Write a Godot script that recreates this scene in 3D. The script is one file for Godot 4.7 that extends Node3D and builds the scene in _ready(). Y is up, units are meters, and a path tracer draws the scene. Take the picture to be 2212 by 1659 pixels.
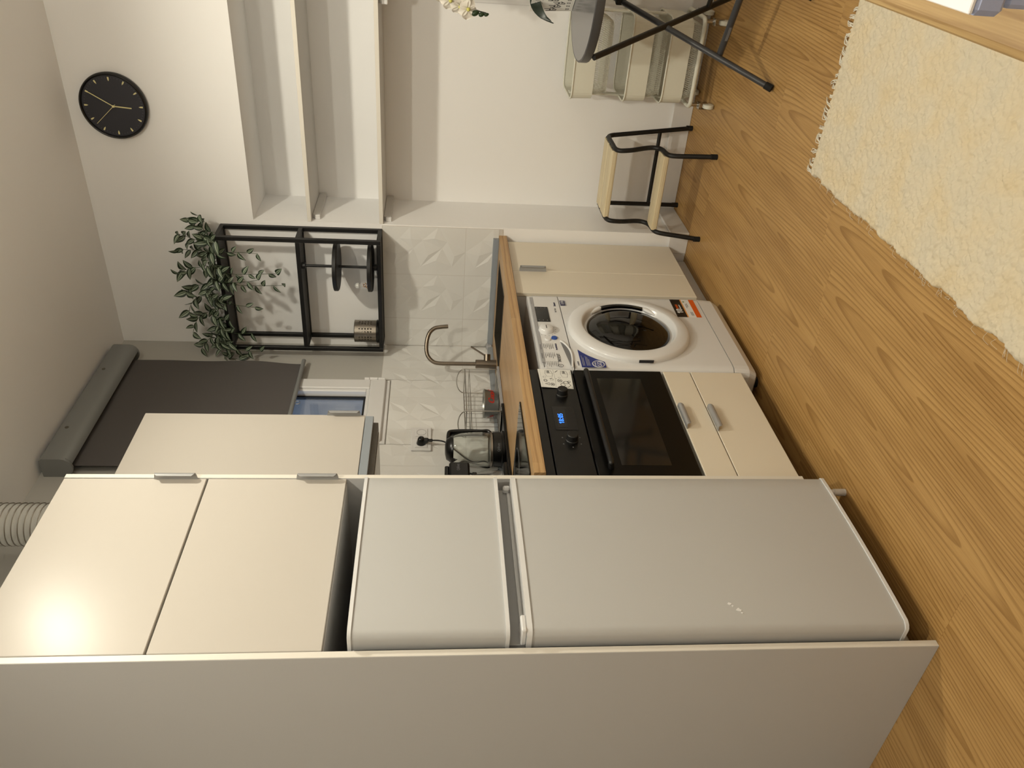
extends Node3D

var M := {}
var used := {}
var rng := RandomNumberGenerator.new()

# ---------------------------------------------------------------- camera, sky, lamps
func set_camera():
	var cam := Camera3D.new()
	cam.name = "camera"
	var r := Basis(Vector3.UP, 0.5986) * Basis(Vector3.RIGHT, -0.09997) * Basis(Vector3.BACK, 0.01441)
	# the photograph was taken with the phone turned on its side: the room's up points to the left of the frame
	cam.transform = Transform3D(Basis(-r.y, r.x, r.z), Vector3(2.2176, 1.2513, 3.5938))
	cam.keep_aspect = Camera3D.KEEP_HEIGHT
	cam.fov = rad_to_deg(2.0 * atan(829.5 / 1725.8))
	cam.near = 0.05
	cam.far = 60.0
	add_child(cam)
	cam.current = true

func set_world():
	var e := Environment.new()
	e.background_mode = Environment.BG_SKY
	var s := ProceduralSkyMaterial.new()
	s.sky_top_color = Color(0.20, 0.30, 0.46)
	s.sky_horizon_color = Color(0.46, 0.55, 0.66)
	s.ground_horizon_color = Color(0.40, 0.47, 0.55)
	s.ground_bottom_color = Color(0.16, 0.18, 0.2)
	s.sky_curve = 0.3
	s.sky_energy_multiplier = 1.0
	var sky := Sky.new()
	sky.sky_material = s
	e.sky = sky
	e.background_energy_multiplier = SKY_GAIN
	e.tonemap_mode = Environment.TONE_MAPPER_LINEAR
	e.tonemap_exposure = EXPOSURE
	e.sdfgi_enabled = true
	e.ssao_enabled = true
	e.ssil_enabled = true
	var w := WorldEnvironment.new()
	w.name = "world_environment"
	w.environment = e
	add_child(w)

const EXPOSURE := 1.0
const SKY_GAIN := 4.2
const LAMP := Color(1.0, 0.975, 0.90)
const LAMPS := [[1.73, 1.47, 1.6], [2.05, 2.92, 1.55], [2.1, 4.25, 0.5]]
const SPREAD := 0.5
const CEIL := 2.804

func set_lamps():
	var notes = ["white ceiling spotlight nearest the clock wall", "white ceiling spotlight in the middle of the room", "white ceiling spotlight at the back of the room"]
	for i in 3:
		var l = LAMPS[i]
		var t = thing("ceiling_lamp", notes[i], "ceiling lamp", Vector3(l[0], CEIL - 0.085, l[1]))
		var st = nst()
		lathe(st, [Vector2(0.052, 0.0), Vector2(0.055, 0.0), Vector2(0.055, 0.0845), Vector2(0, 0.0845)], 32)
		lathe(st, [Vector2(0.0, 0.012), Vector2(0.052, 0.012), Vector2(0.052, 0.0)], 32)
		pt(t, "lamp_housing", st, M.white_plastic)
		st = nst()
		lathe(st, [Vector2(0.048, 0.004), Vector2(0.048, 0.010), Vector2(0, 0.010)], 32)
		lathe(st, [Vector2(0.0, 0.004), Vector2(0.048, 0.004)], 32)
		pt(t, "lamp_lens", st, M.glow)
		var o := SpotLight3D.new()
		o.name = "lamp_light"
		o.light_color = LAMP
		o.light_energy = l[2]
		o.spot_angle = 89.0
		o.spot_angle_attenuation = SPREAD
		o.spot_range = 12.0
		o.spot_attenuation = 2.0
		o.light_size = 0.045
		o.shadow_enabled = true
		o.transform = Transform3D(Basis(Vector3.RIGHT, -PI / 2), Vector3(l[0], CEIL - 0.135, l[1]))
		add_child(o, true)
		# the frosted lens also sends a little light sideways and up
		var g := OmniLight3D.new()
		g.name = "lamp_glow"
		g.light_color = LAMP
		g.light_energy = l[2] * 0.14
		g.omni_range = 12.0
		g.omni_attenuation = 2.0
		g.light_size = 0.045
		g.shadow_enabled = true
		g.position = o.position
		add_child(g, true)

# ---------------------------------------------------------------- helpers
func thing(called, label, category, at = Vector3.ZERO, group = ""):
	var o := Node3D.new()
	o.name = numbered(called)
	add_child(o)
	o.position = at
	o.set_meta("label", label)
	o.set_meta("category", category)
	if group != "":
		o.set_meta("group", group)
	return o

func numbered(called) -> String:
	if not used.has(called):
		used[called] = 0
		return called
	used[called] += 1
	return "%s_%03d" % [called, used[called]]

func nst():
	var st := SurfaceTool.new()
	st.begin(Mesh.PRIMITIVE_TRIANGLES)
	return st

# a part whose shape is given in the thing's own coordinates
func pt(parent, called, st, m, label = ""):
	var o := MeshInstance3D.new()
	if st is Mesh:
		o.mesh = st
		o.material_override = m
	else:
		st.set_material(m)
		o.mesh = st.commit()
	o.name = called if parent != self else numbered(called)
	parent.add_child(o, true)
	if label != "":
		o.set_meta("label", label)
	return o

func origin_of(n) -> Vector3:
	var p := Vector3.ZERO
	while n != self and n != null:
		p += n.position
		n = n.get_parent()
	return p

# a part whose shape is given in the room's coordinates
func pw(parent, called, st, m, label = ""):
	var o = pt(parent, called, st, m, label)
	o.position = -origin_of(parent)
	return o

func struct(called, st, m):
	var o = pt(self, called, st, m)
	o.set_meta("kind", "structure")
	return o

func stuff(o):
	o.set_meta("kind", "stuff")
	return o

func tri(st, a, b, c, n, na = null, nb = null, nc = null):
	if (b - a).cross(c - a).dot(n) > 0.0:
		var t = b; b = c; c = t
		t = nb; nb = nc; nc = t
	st.set_normal(na if na != null else n); st.add_vertex(a)
	st.set_normal(nb if nb != null else n); st.add_vertex(b)
	st.set_normal(nc if nc != null else n); st.add_vertex(c)

func quad(st, a, b, c, d, n):
	tri(st, a, b, c, n)
	tri(st, a, c, d, n)

func uvtri(st, v, uv, n):
	var o = [0, 1, 2]
	if (v[1] - v[0]).cross(v[2] - v[0]).dot(n) > 0.0:
		o = [0, 2, 1]
	for i in o:
		st.set_normal(n); st.set_uv(uv[i]); st.add_vertex(v[i])

func uvquad(st, v, uv, n):
	uvtri(st, [v[0], v[1], v[2]], [uv[0], uv[1], uv[2]], n)
	uvtri(st, [v[0], v[2], v[3]], [uv[0], uv[2], uv[3]], n)

# box between two corners with chamfered edges
func bx(st, lo, hi, bv = 0.0, xf = Transform3D()):
	var c = (lo + hi) / 2.0
	var h = (hi - lo) / 2.0
	h = h.abs()
	bv = min(bv, 0.49 * min(h.x, min(h.y, h.z)))
	var b3 = Vector3(bv, bv, bv)
	var i = h - b3
	var ax = [Vector3.RIGHT, Vector3.UP, Vector3.BACK]
	for k in 3:
		var a = ax[k]; var p = ax[(k + 1) % 3]; var q = ax[(k + 2) % 3]
		for s in [-1.0, 1.0]:
			var o = a * s * h[k]
			var pp = p * i[(k + 1) % 3]; var qq = q * i[(k + 2) % 3]
			quad(st, xf * (c + o - pp - qq), xf * (c + o + pp - qq), xf * (c + o + pp + qq), xf * (c + o - pp + qq), xf.basis * (a * s))
	if bv <= 0.0:
		return
	for k in 3:
		var k1 = (k + 1) % 3; var k2 = (k + 2) % 3
		var a = ax[k]; var p = ax[k1]; var q = ax[k2]
		for s in [-1.0, 1.0]:
			for t in [-1.0, 1.0]:
				var v1 = p * s * h[k1] + q * t * i[k2]
				var v2 = p * s * i[k1] + q * t * h[k2]
				quad(st, xf * (c + v1 - a * i[k]), xf * (c + v1 + a * i[k]), xf * (c + v2 + a * i[k]), xf * (c + v2 - a * i[k]), xf.basis * ((p * s + q * t).normalized()))
	for sx in [-1.0, 1.0]:
		for sy in [-1.0, 1.0]:
			for sz in [-1.0, 1.0]:
				var s3 = Vector3(sx, sy, sz)
				tri(st, xf * (c + Vector3(h.x, i.y, i.z) * s3), xf * (c + Vector3(i.x, h.y, i.z) * s3), xf * (c + Vector3(i.x, i.y, h.z) * s3), xf.basis * s3.normalized())

func tube(st, pts, r, n = 10, caps = true, closed = false, flat_y = 1.0):
	var m = pts.size()
	var rings = []
	var nor = []
	var up = Vector3.ZERO
	for i in m:
		var d
		if closed:
			d = (pts[(i + 1) % m] - pts[(i - 1 + m) % m]).normalized()
		else:
			d = (pts[min(i + 1, m - 1)] - pts[max(i - 1, 0)]).normalized()
		if up == Vector3.ZERO:
			up = Vector3.UP if abs(d.y) < 0.9 else Vector3.RIGHT
		up = (up - d * up.dot(d)).normalized()
		var s = d.cross(up)
		var rr = r[i] if r is Array else r
		var ring = []; var ns = []
		for k in n:
			var a = TAU * k / n
			var q = (up * cos(a) * flat_y + s * sin(a))
			ring.append(pts[i] + q * rr); ns.append((up * cos(a) + s * sin(a) * flat_y).normalized())
		rings.append(ring); nor.append(ns)
	var last = m if closed else m - 1
	for i in last:
		var j = (i + 1) % m
		for k in n:
			var l = (k + 1) % n
			var nn = nor[i][k] + nor[i][l]
			tri(st, rings[i][k], rings[i][l], rings[j][l], nn, nor[i][k], nor[i][l], nor[j][l])
			tri(st, rings[i][k], rings[j][l], rings[j][k], nn, nor[i][k], nor[j][l], nor[j][k])
	if caps and not closed:
		for e in [0, m - 1]:
			var d = (pts[0] - pts[1]).normalized() if e == 0 else (pts[m - 1] - pts[m - 2]).normalized()
			for k in range(1, n - 1):
				tri(st, rings[e][0], rings[e][k], rings[e][k + 1], d)

# surface of revolution about y; profile points are (radius, height), outside to the right of the way along it
func lathe(st, prof, n = 24, xf = Transform3D(), sharp = 0.8):
	var m = prof.size()
	var sn = []
	for i in m - 1:
		var d = (prof[i + 1] - prof[i]).normalized()
		sn.append(Vector2(d.y, -d.x))
	for i in m - 1:
		var na = sn[i]; var nb = sn[i]
		if i > 0 and sn[i - 1].dot(sn[i]) > sharp:
			na = (sn[i - 1] + sn[i]).normalized()
		if i < m - 2 and sn[i + 1].dot(sn[i]) > sharp:
			nb = (sn[i + 1] + sn[i]).normalized()
		for k in n:
			var a = TAU * k / n; var b = TAU * (k + 1) / n
			var ca = Vector3(cos(a), 0, sin(a)); var cb = Vector3(cos(b), 0, sin(b))
			var u = Vector3.UP
			var p0 = ca * prof[i].x + u * prof[i].y; var p1 = cb * prof[i].x + u * prof[i].y
			var p2 = cb * prof[i + 1].x + u * prof[i + 1].y; var p3 = ca * prof[i + 1].x + u * prof[i + 1].y
			var bs = xf.basis
			var n0 = bs * (ca * na.x + u * na.y); var n1 = bs * (cb * na.x + u * na.y)
			var n2 = bs * (cb * nb.x + u * nb.y); var n3 = bs * (ca * nb.x + u * nb.y)
			var mid = bs * ((ca + cb) * 0.5 * sn[i].x + u * sn[i].y)
			if prof[i].x > 1e-6:
				tri(st, xf * p0, xf * p1, xf * p2, mid, n0, n1, n2)
			if prof[i + 1].x > 1e-6:
				tri(st, xf * p0, xf * p2, xf * p3, mid, n0, n2, n3)

func ball(st, c, r, n = 16, m = 10):
	var p = []
	for i in m + 1:
		var a = -PI / 2 + PI * i / m
		p.append(Vector2(max(cos(a), 0.0) * r, sin(a) * r))
	lathe(st, p, n, Transform3D(Basis(), c), 0.3)

# extruded outline in local x-y, from z0 to z1
func prism(st, poly, z0, z1, xf = Transform3D(), smooth = false):
	var idx = Geometry2D.triangulate_polygon(PackedVector2Array(poly))
	var n = poly.size()
	for i in range(0, idx.size(), 3):
		for z in [z0, z1]:
			var nn = xf.basis * Vector3(0, 0, 1 if z == max(z0, z1) else -1)
			var v = []
			for k in 3:
				v.append(xf * Vector3(poly[idx[i + k]].x, poly[idx[i + k]].y, z))
			tri(st, v[0], v[1], v[2], nn)
	var area = 0.0
	for i in n:
		area += poly[i].cross(poly[(i + 1) % n])
	var sg = 1.0 if area > 0 else -1.0
	var en = []
	for i in n:
		var d = (poly[(i + 1) % n] - poly[i]).normalized()
		en.append(Vector2(d.y, -d.x) * sg)
	for i in n:
		var j = (i + 1) % n
		var a = en[i]; var b = en[i]
		if smooth:
			if en[(i - 1 + n) % n].dot(en[i]) > 0.7:
				a = (en[(i - 1 + n) % n] + en[i]).normalized()
			if en[j].dot(en[i]) > 0.7:
				b = (en[j] + en[i]).normalized()
		var n3 = xf.basis * Vector3(en[i].x, en[i].y, 0)
		var a3 = xf.basis * Vector3(a.x, a.y, 0); var b3 = xf.basis * Vector3(b.x, b.y, 0)
		var p0 = xf * Vector3(poly[i].x, poly[i].y, z0); var p1 = xf * Vector3(poly[j].x, poly[j].y, z0)
		var p2 = xf * Vector3(poly[j].x, poly[j].y, z1); var p3 = xf * Vector3(poly[i].x, poly[i].y, z1)
		tri(st, p0, p1, p2, n3, a3, b3, b3)
		tri(st, p0, p2, p3, n3, a3, b3, a3)

func rrect(hx, hy, r, n = 5, c = Vector2.ZERO):
	var p = []
	for q in 4:
		var cc = Vector2(hx - r, hy - r) * [Vector2(1, 1), Vector2(-1, 1), Vector2(-1, -1), Vector2(1, -1)][q]
		for i in n + 1:
			var a = PI / 2 * (q + float(i) / n)
			p.append(c + cc + Vector2(cos(a), sin(a)) * r)
	return p

func smoothed(pts, per = 6, closed = false):
	var out = []
	var m = pts.size()
	var last = m if closed else m - 1
	for i in last:
		var p0; var p3
		if closed:
			p0 = pts[(i - 1 + m) % m]; p3 = pts[(i + 2) % m]
		else:
			p0 = pts[max(i - 1, 0)]; p3 = pts[min(i + 2, m - 1)]
		var p1 = pts[i]; var p2 = pts[(i + 1) % m]
		for k in per:
			var t = float(k) / per
			out.append(0.5 * ((2.0 * p1) + (p2 - p0) * t + (2.0 * p0 - 5.0 * p1 + 4.0 * p2 - p3) * t * t + (3.0 * p1 - p0 - 3.0 * p2 + p3) * t * t * t))
	if not closed:
		out.append(pts[m - 1])
	return out

# faces of the kitchen run look along +x: text runs towards -z
const FACE_X := Basis(Vector3(0, 0, -1), Vector3(0, 1, 0), Vector3(1, 0, 0))

func txt(parent, s, h, at, basis, m, bold = false, called = "lettering", face = "Droid Sans", wide = 1.0, italic = 0.0):
	var f := SystemFont.new()
	f.font_names = PackedStringArray([face])
	f.font_weight = 700 if bold else 400
	var t := TextMesh.new()
	t.text = s
	t.font = f
	t.font_size = 48
	t.pixel_size = h / 48.0 / 0.72
	t.depth = 0.0006
	t.curve_step = 1.0
	var o := MeshInstance3D.new()
	o.mesh = t
	o.material_override = m
	o.name = called
	parent.add_child(o, true)
	var b = basis * Basis(Vector3(wide, 0, 0), Vector3(italic, 1, 0), Vector3(0, 0, 1))
	o.transform = Transform3D(b, at - origin_of(parent))
	return o

# ---------------------------------------------------------------- materials
func sm(col, rough = 0.5, metal = 0.0, spec = 0.5):
	var m := StandardMaterial3D.new()
	m.albedo_color = col
	m.roughness = rough
	m.metallic = metal
	m.metallic_specular = spec
	return m

func noise_bump(m, freq, scale, tile):
	var nz := FastNoiseLite.new()
	nz.frequency = freq
	nz.seed = 7
	var t := NoiseTexture2D.new()
	t.width = 256
	t.height = 256
	t.seamless = true
	t.noise = nz
	m.heightmap_enabled = true
	m.heightmap_texture = t
	m.heightmap_scale = scale
	m.uv1_triplanar = true
	m.uv1_scale = Vector3(tile, tile, tile)

func wood_image(w, h, sd, light, dark, width_m, length_m, ring, cathedral):
	var im := Image.create(w, h, false, Image.FORMAT_RGB8)
	var n1 := FastNoiseLite.new(); n1.seed = sd; n1.frequency = 1.0; n1.fractal_octaves = 2
	var n2 := FastNoiseLite.new(); n2.seed = sd + 9; n2.frequency = 1.0; n2.fractal_octaves = 2
	var r := RandomNumberGenerator.new(); r.seed = sd
	var cx = width_m * r.randf_range(0.3, 0.7)
	var slope = r.randf_range(0.03, 0.05) * (1 if r.randf() < 0.5 else -1)
	var z0 = length_m * r.randf_range(0.3, 0.7)
	for y in h:
		var L = length_m * y / h
		for x in w:
			var X = width_m * x / w - cx
			var warp = n1.get_noise_2d(X * 9.0, L * 1.5) * 0.009
			var dz = cathedral * slope * (L - z0) + 0.012
			var rad = sqrt((X + warp) * (X + warp) + dz * dz) + warp * 0.35
			var q = fposmod(rad * ring, 1.0)
			var band = smoothstep(0.45, 0.95, q) * (1.0 - smoothstep(0.95, 1.0, q))
			var fib = n2.get_noise_2d(X * 700.0, L * 6.0)
			var blot = n1.get_noise_2d(X * 9.0 + 40.0, L * 1.4)
			var k = clamp(0.20 + 0.55 * band + 0.34 * fib + 0.30 * blot, 0.0, 1.0)
			im.set_pixel(x, y, light.lerp(dark, k))
	return ImageTexture.create_from_image(im)

func make_materials():
	M.glow = sm(Color(1, 1, 1), 0.6)
	M.glow.emission_enabled = true
	M.glow.emission = Color(1.0, 0.93, 0.82)
	M.glow.emission_energy_multiplier = 6.0
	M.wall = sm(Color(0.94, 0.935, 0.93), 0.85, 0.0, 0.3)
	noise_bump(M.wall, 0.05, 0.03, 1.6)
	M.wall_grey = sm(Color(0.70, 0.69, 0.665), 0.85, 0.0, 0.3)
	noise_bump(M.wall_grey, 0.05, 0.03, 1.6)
	M.ceiling = sm(Color(0.95, 0.945, 0.94), 0.9, 0.0, 0.3)
	M.skirt = sm(Color(0.86, 0.85, 0.84), 0.45)
	M.white_plastic = sm(Color(0.86, 0.855, 0.85), 0.35)
	M.cream = sm(Color(0.755, 0.73, 0.695), 0.27, 0.0, 0.24)  # same cream as the base units, darkened to offset the strong lamp light
	M.base_cream_lit = sm(Color(0.88, 0.845, 0.775), 0.42, 0.0, 0.5)  # same cream, lighter and yellower: floor bounce and low light painted in
	M.cream_edge = sm(Color(0.88, 0.86, 0.82), 0.4)
	M.panel = sm(Color(0.765, 0.76, 0.755), 0.5)
	M.carcass = sm(Color(0.80, 0.79, 0.775), 0.5)
	M.appliance = sm(Color(0.86, 0.86, 0.86), 0.22)
	M.fridge = sm(Color(0.735, 0.735, 0.73), 0.34)
	M.fridge_grey = sm(Color(0.60, 0.60, 0.60), 0.5)
	M.fridge_lip = sm(Color(0.86, 0.86, 0.86), 0.3)
	M.grey_pull = sm(Color(0.62, 0.62, 0.62), 0.42, 0.3)
	M.hood = sm(Color(0.62, 0.65, 0.68), 0.4, 0.35)
	M.hood_dark = sm(Color(0.42, 0.40, 0.37), 0.45, 0.6)
	M.black_metal = sm(Color(0.035, 0.034, 0.035), 0.5)
	M.black_gloss = sm(Color(0.012, 0.012, 0.013), 0.06)
	M.black_satin = sm(Color(0.022, 0.022, 0.023), 0.35)
	M.black_plastic = sm(Color(0.02, 0.02, 0.02), 0.3)
	M.rubber = sm(Color(0.02, 0.02, 0.02), 0.8)
	M.steel = sm(Color(0.60, 0.57, 0.53), 0.28, 1.0)
	M.brushed = sm(Color(0.52, 0.48, 0.43), 0.36, 1.0)
	M.chrome = sm(Color(0.75, 0.74, 0.72), 0.12, 1.0)
	M.sink = sm(Color(0.40, 0.38, 0.35), 0.4, 0.85)
	M.zinc = sm(Color(0.60, 0.60, 0.58), 0.35, 0.8)
	M.tile = sm(Color(0.87, 0.865, 0.85), 0.28)
	M.grout = sm(Color(0.80, 0.78, 0.75), 0.9)
	M.seal = sm(Color(0.55, 0.57, 0.59), 0.4, 0.2)
	M.gasket = sm(Color(0.03, 0.03, 0.035), 0.5)
	M.clock_face = sm(Color(0.17, 0.17, 0.20), 0.5)
	M.gold = sm(Color(0.90, 0.86, 0.64), 0.4, 0.0)
	M.tick = sm(Color(0.36, 0.36, 0.37), 0.6)
	M.blind = sm(Color(0.36, 0.345, 0.34), 0.85, 0.0, 0.2)
	noise_bump(M.blind, 0.4, 0.02, 8.0)
	M.blind_box = sm(Color(0.53, 0.535, 0.53), 0.42, 0.25)
	M.table_top = sm(Color(0.36, 0.36, 0.375), 0.16)
	M.table_rim = sm(Color(0.27, 0.265, 0.27), 0.4)
	M.table_leg = sm(Color(0.10, 0.095, 0.09), 0.45)
	M.table_leg_grey = sm(Color(0.22, 0.22, 0.23), 0.4)
	M.trolley = sm(Color(0.86, 0.855, 0.80), 0.4)
	M.pine = sm(Color(0.80, 0.71, 0.53), 0.55)
	M.blue = sm(Color(0.10, 0.17, 0.48), 0.4)
	M.blue_dark = sm(Color(0.14, 0.14, 0.30), 0.4)
	M.blue_button = sm(Color(0.13, 0.30, 0.62), 0.4)
	M.orange = sm(Color(0.86, 0.36, 0.05), 0.45)
	M.orange_pale = sm(Color(0.87, 0.60, 0.33), 0.45)
	M.sticker_black = sm(Color(0.035, 0.02, 0.025), 0.4)
	M.white_print = sm(Color(0.9, 0.9, 0.9), 0.5)
	M.grey_print = sm(Color(0.45, 0.45, 0.46), 0.6)
	M.dark_print = sm(Color(0.12, 0.12, 0.13), 0.6)
	M.grey_band = sm(Color(0.62, 0.62, 0.63), 0.4)
	M.logo_grey = sm(Color(0.42, 0.42, 0.43), 0.4)
	M.red_print = sm(Color(0.72, 0.12, 0.06), 0.45)
	M.green_print = sm(Color(0.45, 0.55, 0.25), 0.5)
	M.display = sm(Color(0.10, 0.10, 0.105), 0.15)
	M.digit = sm(Color(0.1, 0.3, 0.9), 0.5)
	M.digit.emission_enabled = true
	M.digit.emission = Color(0.22, 0.52, 1.0)
	M.digit.emission_energy_multiplier = 1.6
	M.oven_door = sm(Color(0.018, 0.0175, 0.017), 0.28, 0.0, 0.35)
	M.oven_glass = sm(Color(0.085, 0.08, 0.072), 0.08, 0.0, 0.6)  # lightened brown-grey: the room's reflection put into the glass colour
	M.washer_glass = sm(Color(0.012, 0.012, 0.013), 0.04)
	M.leaf = sm(Color(1, 1, 1), 0.5)
	M.leaf.vertex_color_use_as_albedo = true
	M.leaf.backlight_enabled = true
	M.leaf.backlight = Color(0.05, 0.08, 0.03)
	M.stem = sm(Color(0.20, 0.27, 0.13), 0.6)
	M.orchid_leaf = sm(Color(0.05, 0.12, 0.06), 0.35)
	M.orchid_stem = sm(Color(0.10, 0.14, 0.07), 0.5)
	M.bud = sm(Color(0.12, 0.20, 0.08), 0.5)
	M.petal = sm(Color(0.92, 0.90, 0.86), 0.6)
	M.petal.backlight_enabled = true
	M.petal.backlight = Color(0.2, 0.2, 0.18)
	M.petal_heart = sm(Color(0.80, 0.78, 0.42), 0.6)
	M.rug = sm(Color(1, 1, 1), 0.95, 0.0, 0.2)
	M.rug.vertex_color_use_as_albedo = true
	M.fringe = sm(Color(0.90, 0.88, 0.82), 0.9)
	M.lid_white = sm(Color(0.90, 0.885, 0.88), 0.5)
	M.box_shade = sm(Color(0.64, 0.67, 0.79), 0.5)  # sides of the white box, their shade painted as grey-blue
	M.seam = sm(Color(0.16, 0.12, 0.11), 0.8)
	M.corn = sm(Color(0.70, 0.50, 0.26), 0.6)
	M.corn_dark = sm(Color(0.30, 0.16, 0.10), 0.6)
	M.glass = sm(Color(1, 1, 1, 0.06), 0.02)
	M.glass.transparency = BaseMaterial3D.TRANSPARENCY_ALPHA
	M.thick_glass = sm(Color(0.96, 0.97, 0.96, 0.02), 0.02)
	M.thick_glass.refraction_enabled = true
	M.thick_glass.refraction_scale = 0.05
	M.duct = sm(Color(0.93, 0.93, 0.91, 0.5), 0.27, 0.0, 0.9)
	M.duct.transparency = BaseMaterial3D.TRANSPARENCY_ALPHA
	M.smoke = sm(Color(0.02, 0.02, 0.02, 0.35), 0.03)
	M.smoke.transparency = BaseMaterial3D.TRANSPARENCY_ALPHA
	# oak laminate: four boards' worth of grain, each board takes its own stretch of one of them
	M.oak = []
	var li := Color(0.735, 0.585, 0.365); var da := Color(0.555, 0.41, 0.22)
	for i in 4:
		var m = sm(Color(1, 1, 1), 0.42, 0.0, 0.4)
		m.albedo_texture = wood_image(224, 1024, 31 + i * 17, li, da, 0.19, 1.28, 84.0, 1.0)
		M.oak.append(m)
	M.subfloor = sm(Color(0.22, 0.14, 0.07), 0.9)
	M.worktop = sm(Color(1, 1, 1), 0.4)
	M.worktop.albedo_texture = wood_image(256, 768, 5, Color(0.745, 0.61, 0.43), Color(0.56, 0.42, 0.265), 0.30, 0.9, 60.0, 0.5)
	M.desk = sm(Color(1, 1, 1), 0.5)
	M.desk.albedo_texture = wood_image(256, 512, 77, Color(0.71, 0.595, 0.40), Color(0.55, 0.42, 0.245), 0.30, 0.6, 48.0, 0.6)
	M.rubberwood = sm(Color(1, 1, 1), 0.55)
	M.rubberwood.albedo_texture = wood_image(96, 384, 15, Color(0.86, 0.81, 0.69), Color(0.78, 0.71, 0.565), 0.10, 0.4, 70.0, 0.4)
	M.sheet = sm(Color(1, 1, 1), 0.7)
	M.sheet.albedo_texture = sheet_image()
	M.pot = sm(Color(1, 1, 1), 0.3)
	M.pot.albedo_texture = pot_image()

# flat print: the oven's leaflet with its little drawings
func line(im, a, b, c, w = 1):
	var n = int(max(1.0, (b - a).length() * 1.5))
	for i in n + 1:
		var p = a.lerp(b, float(i) / n)
		im.fill_rect(Rect2i(int(p.x), int(p.y), w, w), c)

func ring_line(im, c, r, col, w = 1, sx = 1.0):
	for i in 60:
		var a = TAU * i / 60.0
		im.fill_rect(Rect2i(int(c.x + cos(a) * r * sx), int(c.y + sin(a) * r), w, w), col)

func sheet_image():
	var im := Image.create(256, 256, false, Image.FORMAT_RGB8)
	im.fill(Color(0.88, 0.88, 0.86))
	var k := Color(0.12, 0.12, 0.12); var g := Color(0.5, 0.5, 0.5)
	line(im, Vector2(4, 118), Vector2(250, 118), g, 2)
	line(im, Vector2(4, 14), Vector2(250, 14), g, 1)
	# upper row: warning triangle, plate, crossed circle, cup, dishwasher
	line(im, Vector2(30, 66), Vector2(46, 34), k, 3); line(im, Vector2(46, 34), Vector2(62, 66), k, 3); line(im, Vector2(30, 66), Vector2(62, 66), k, 3)
	im.fill_rect(Rect2i(45, 46, 3, 10), k); im.fill_rect(Rect2i(45, 59, 3, 3), k)
	for i in 3:
		ring_line(im, Vector2(92, 42), 14 - i * 3, k if i != 1 else g, 2, 1.3)
	ring_line(im, Vector2(42, 92), 17, k, 3)
	line(im, Vector2(30, 80), Vector2(54, 104), k, 3); line(im, Vector2(54, 80), Vector2(30, 104), k, 3); line(im, Vector2(30, 92), Vector2(54, 92), k, 2); line(im, Vector2(42, 76), Vector2(42, 108), k, 2)
	line(im, Vector2(92, 84), Vector2(124, 84), k, 2); line(im, Vector2(124, 84), Vector2(112, 104), k, 2); line(im, Vector2(112, 104), Vector2(92, 98), k, 2); line(im, Vector2(118, 76), Vector2(128, 96), k, 4)
	ring_line(im, Vector2(142, 38), 12, g, 2); line(im, Vector2(132, 34), Vector2(152, 34), g, 2)
	for s in [0, 120]:
		line(im, Vector2(150, 60 + s), Vector2(190, 50 + s), g, 2); line(im, Vector2(190, 50 + s), Vector2(238, 56 + s), k, 2)
		line(im, Vector2(150, 60 + s), Vector2(150, 100 + s), g, 2); line(im, Vector2(150, 100 + s), Vector2(196, 108 + s), k, 2); line(im, Vector2(196, 108 + s), Vector2(196, 66 + s), k, 2)
		line(im, Vector2(196, 108 + s), Vector2(238, 96 + s), k, 2); line(im, Vector2(238, 96 + s), Vector2(238, 56 + s), k, 2)
		for i in 6:
			im.fill_rect(Rect2i(202 + i * 6, 62 + s + (i % 3) * 4, 4, 26 - (i % 3) * 5), k)
	# lower row: crossed circle, boxes, a tool
	ring_line(im, Vector2(98, 154), 18, k, 3)
	line(im, Vector2(86, 142), Vector2(110, 166), k, 3); line(im, Vector2(110, 142), Vector2(86, 166), k, 3); line(im, Vector2(98, 138), Vector2(98, 170), k, 2)
	line(im, Vector2(16, 170), Vector2(50, 156), k, 3); line(im, Vector2(50, 156), Vector2(72, 176), k, 3); line(im, Vector2(72, 176), Vector2(40, 196), k, 3); line(im, Vector2(40, 196), Vector2(16, 170), k, 3)
	line(im, Vector2(16, 170), Vector2(16, 214), k, 3); line(im, Vector2(16, 214), Vector2(44, 238), k, 3); line(im, Vector2(44, 238), Vector2(92, 210), k, 3)
	ring_line(im, Vector2(78, 204), 22, k, 4, 0.7); ring_line(im, Vector2(92, 228), 10, k, 3)
	line(im, Vector2(214, 128), Vector2(240, 150), k, 4)
	ring_line(im, Vector2(140, 154), 9, g, 2)
	im.fill_rect(Rect2i(120, 124, 7, 6), k); im.fill_rect(Rect2i(8, 130, 5, 10), k); im.fill_rect(Rect2i(8, 246, 30, 3), g); im.fill_rect(Rect2i(190, 246, 50, 3), g)
	return ImageTexture.create_from_image(im)

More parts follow.
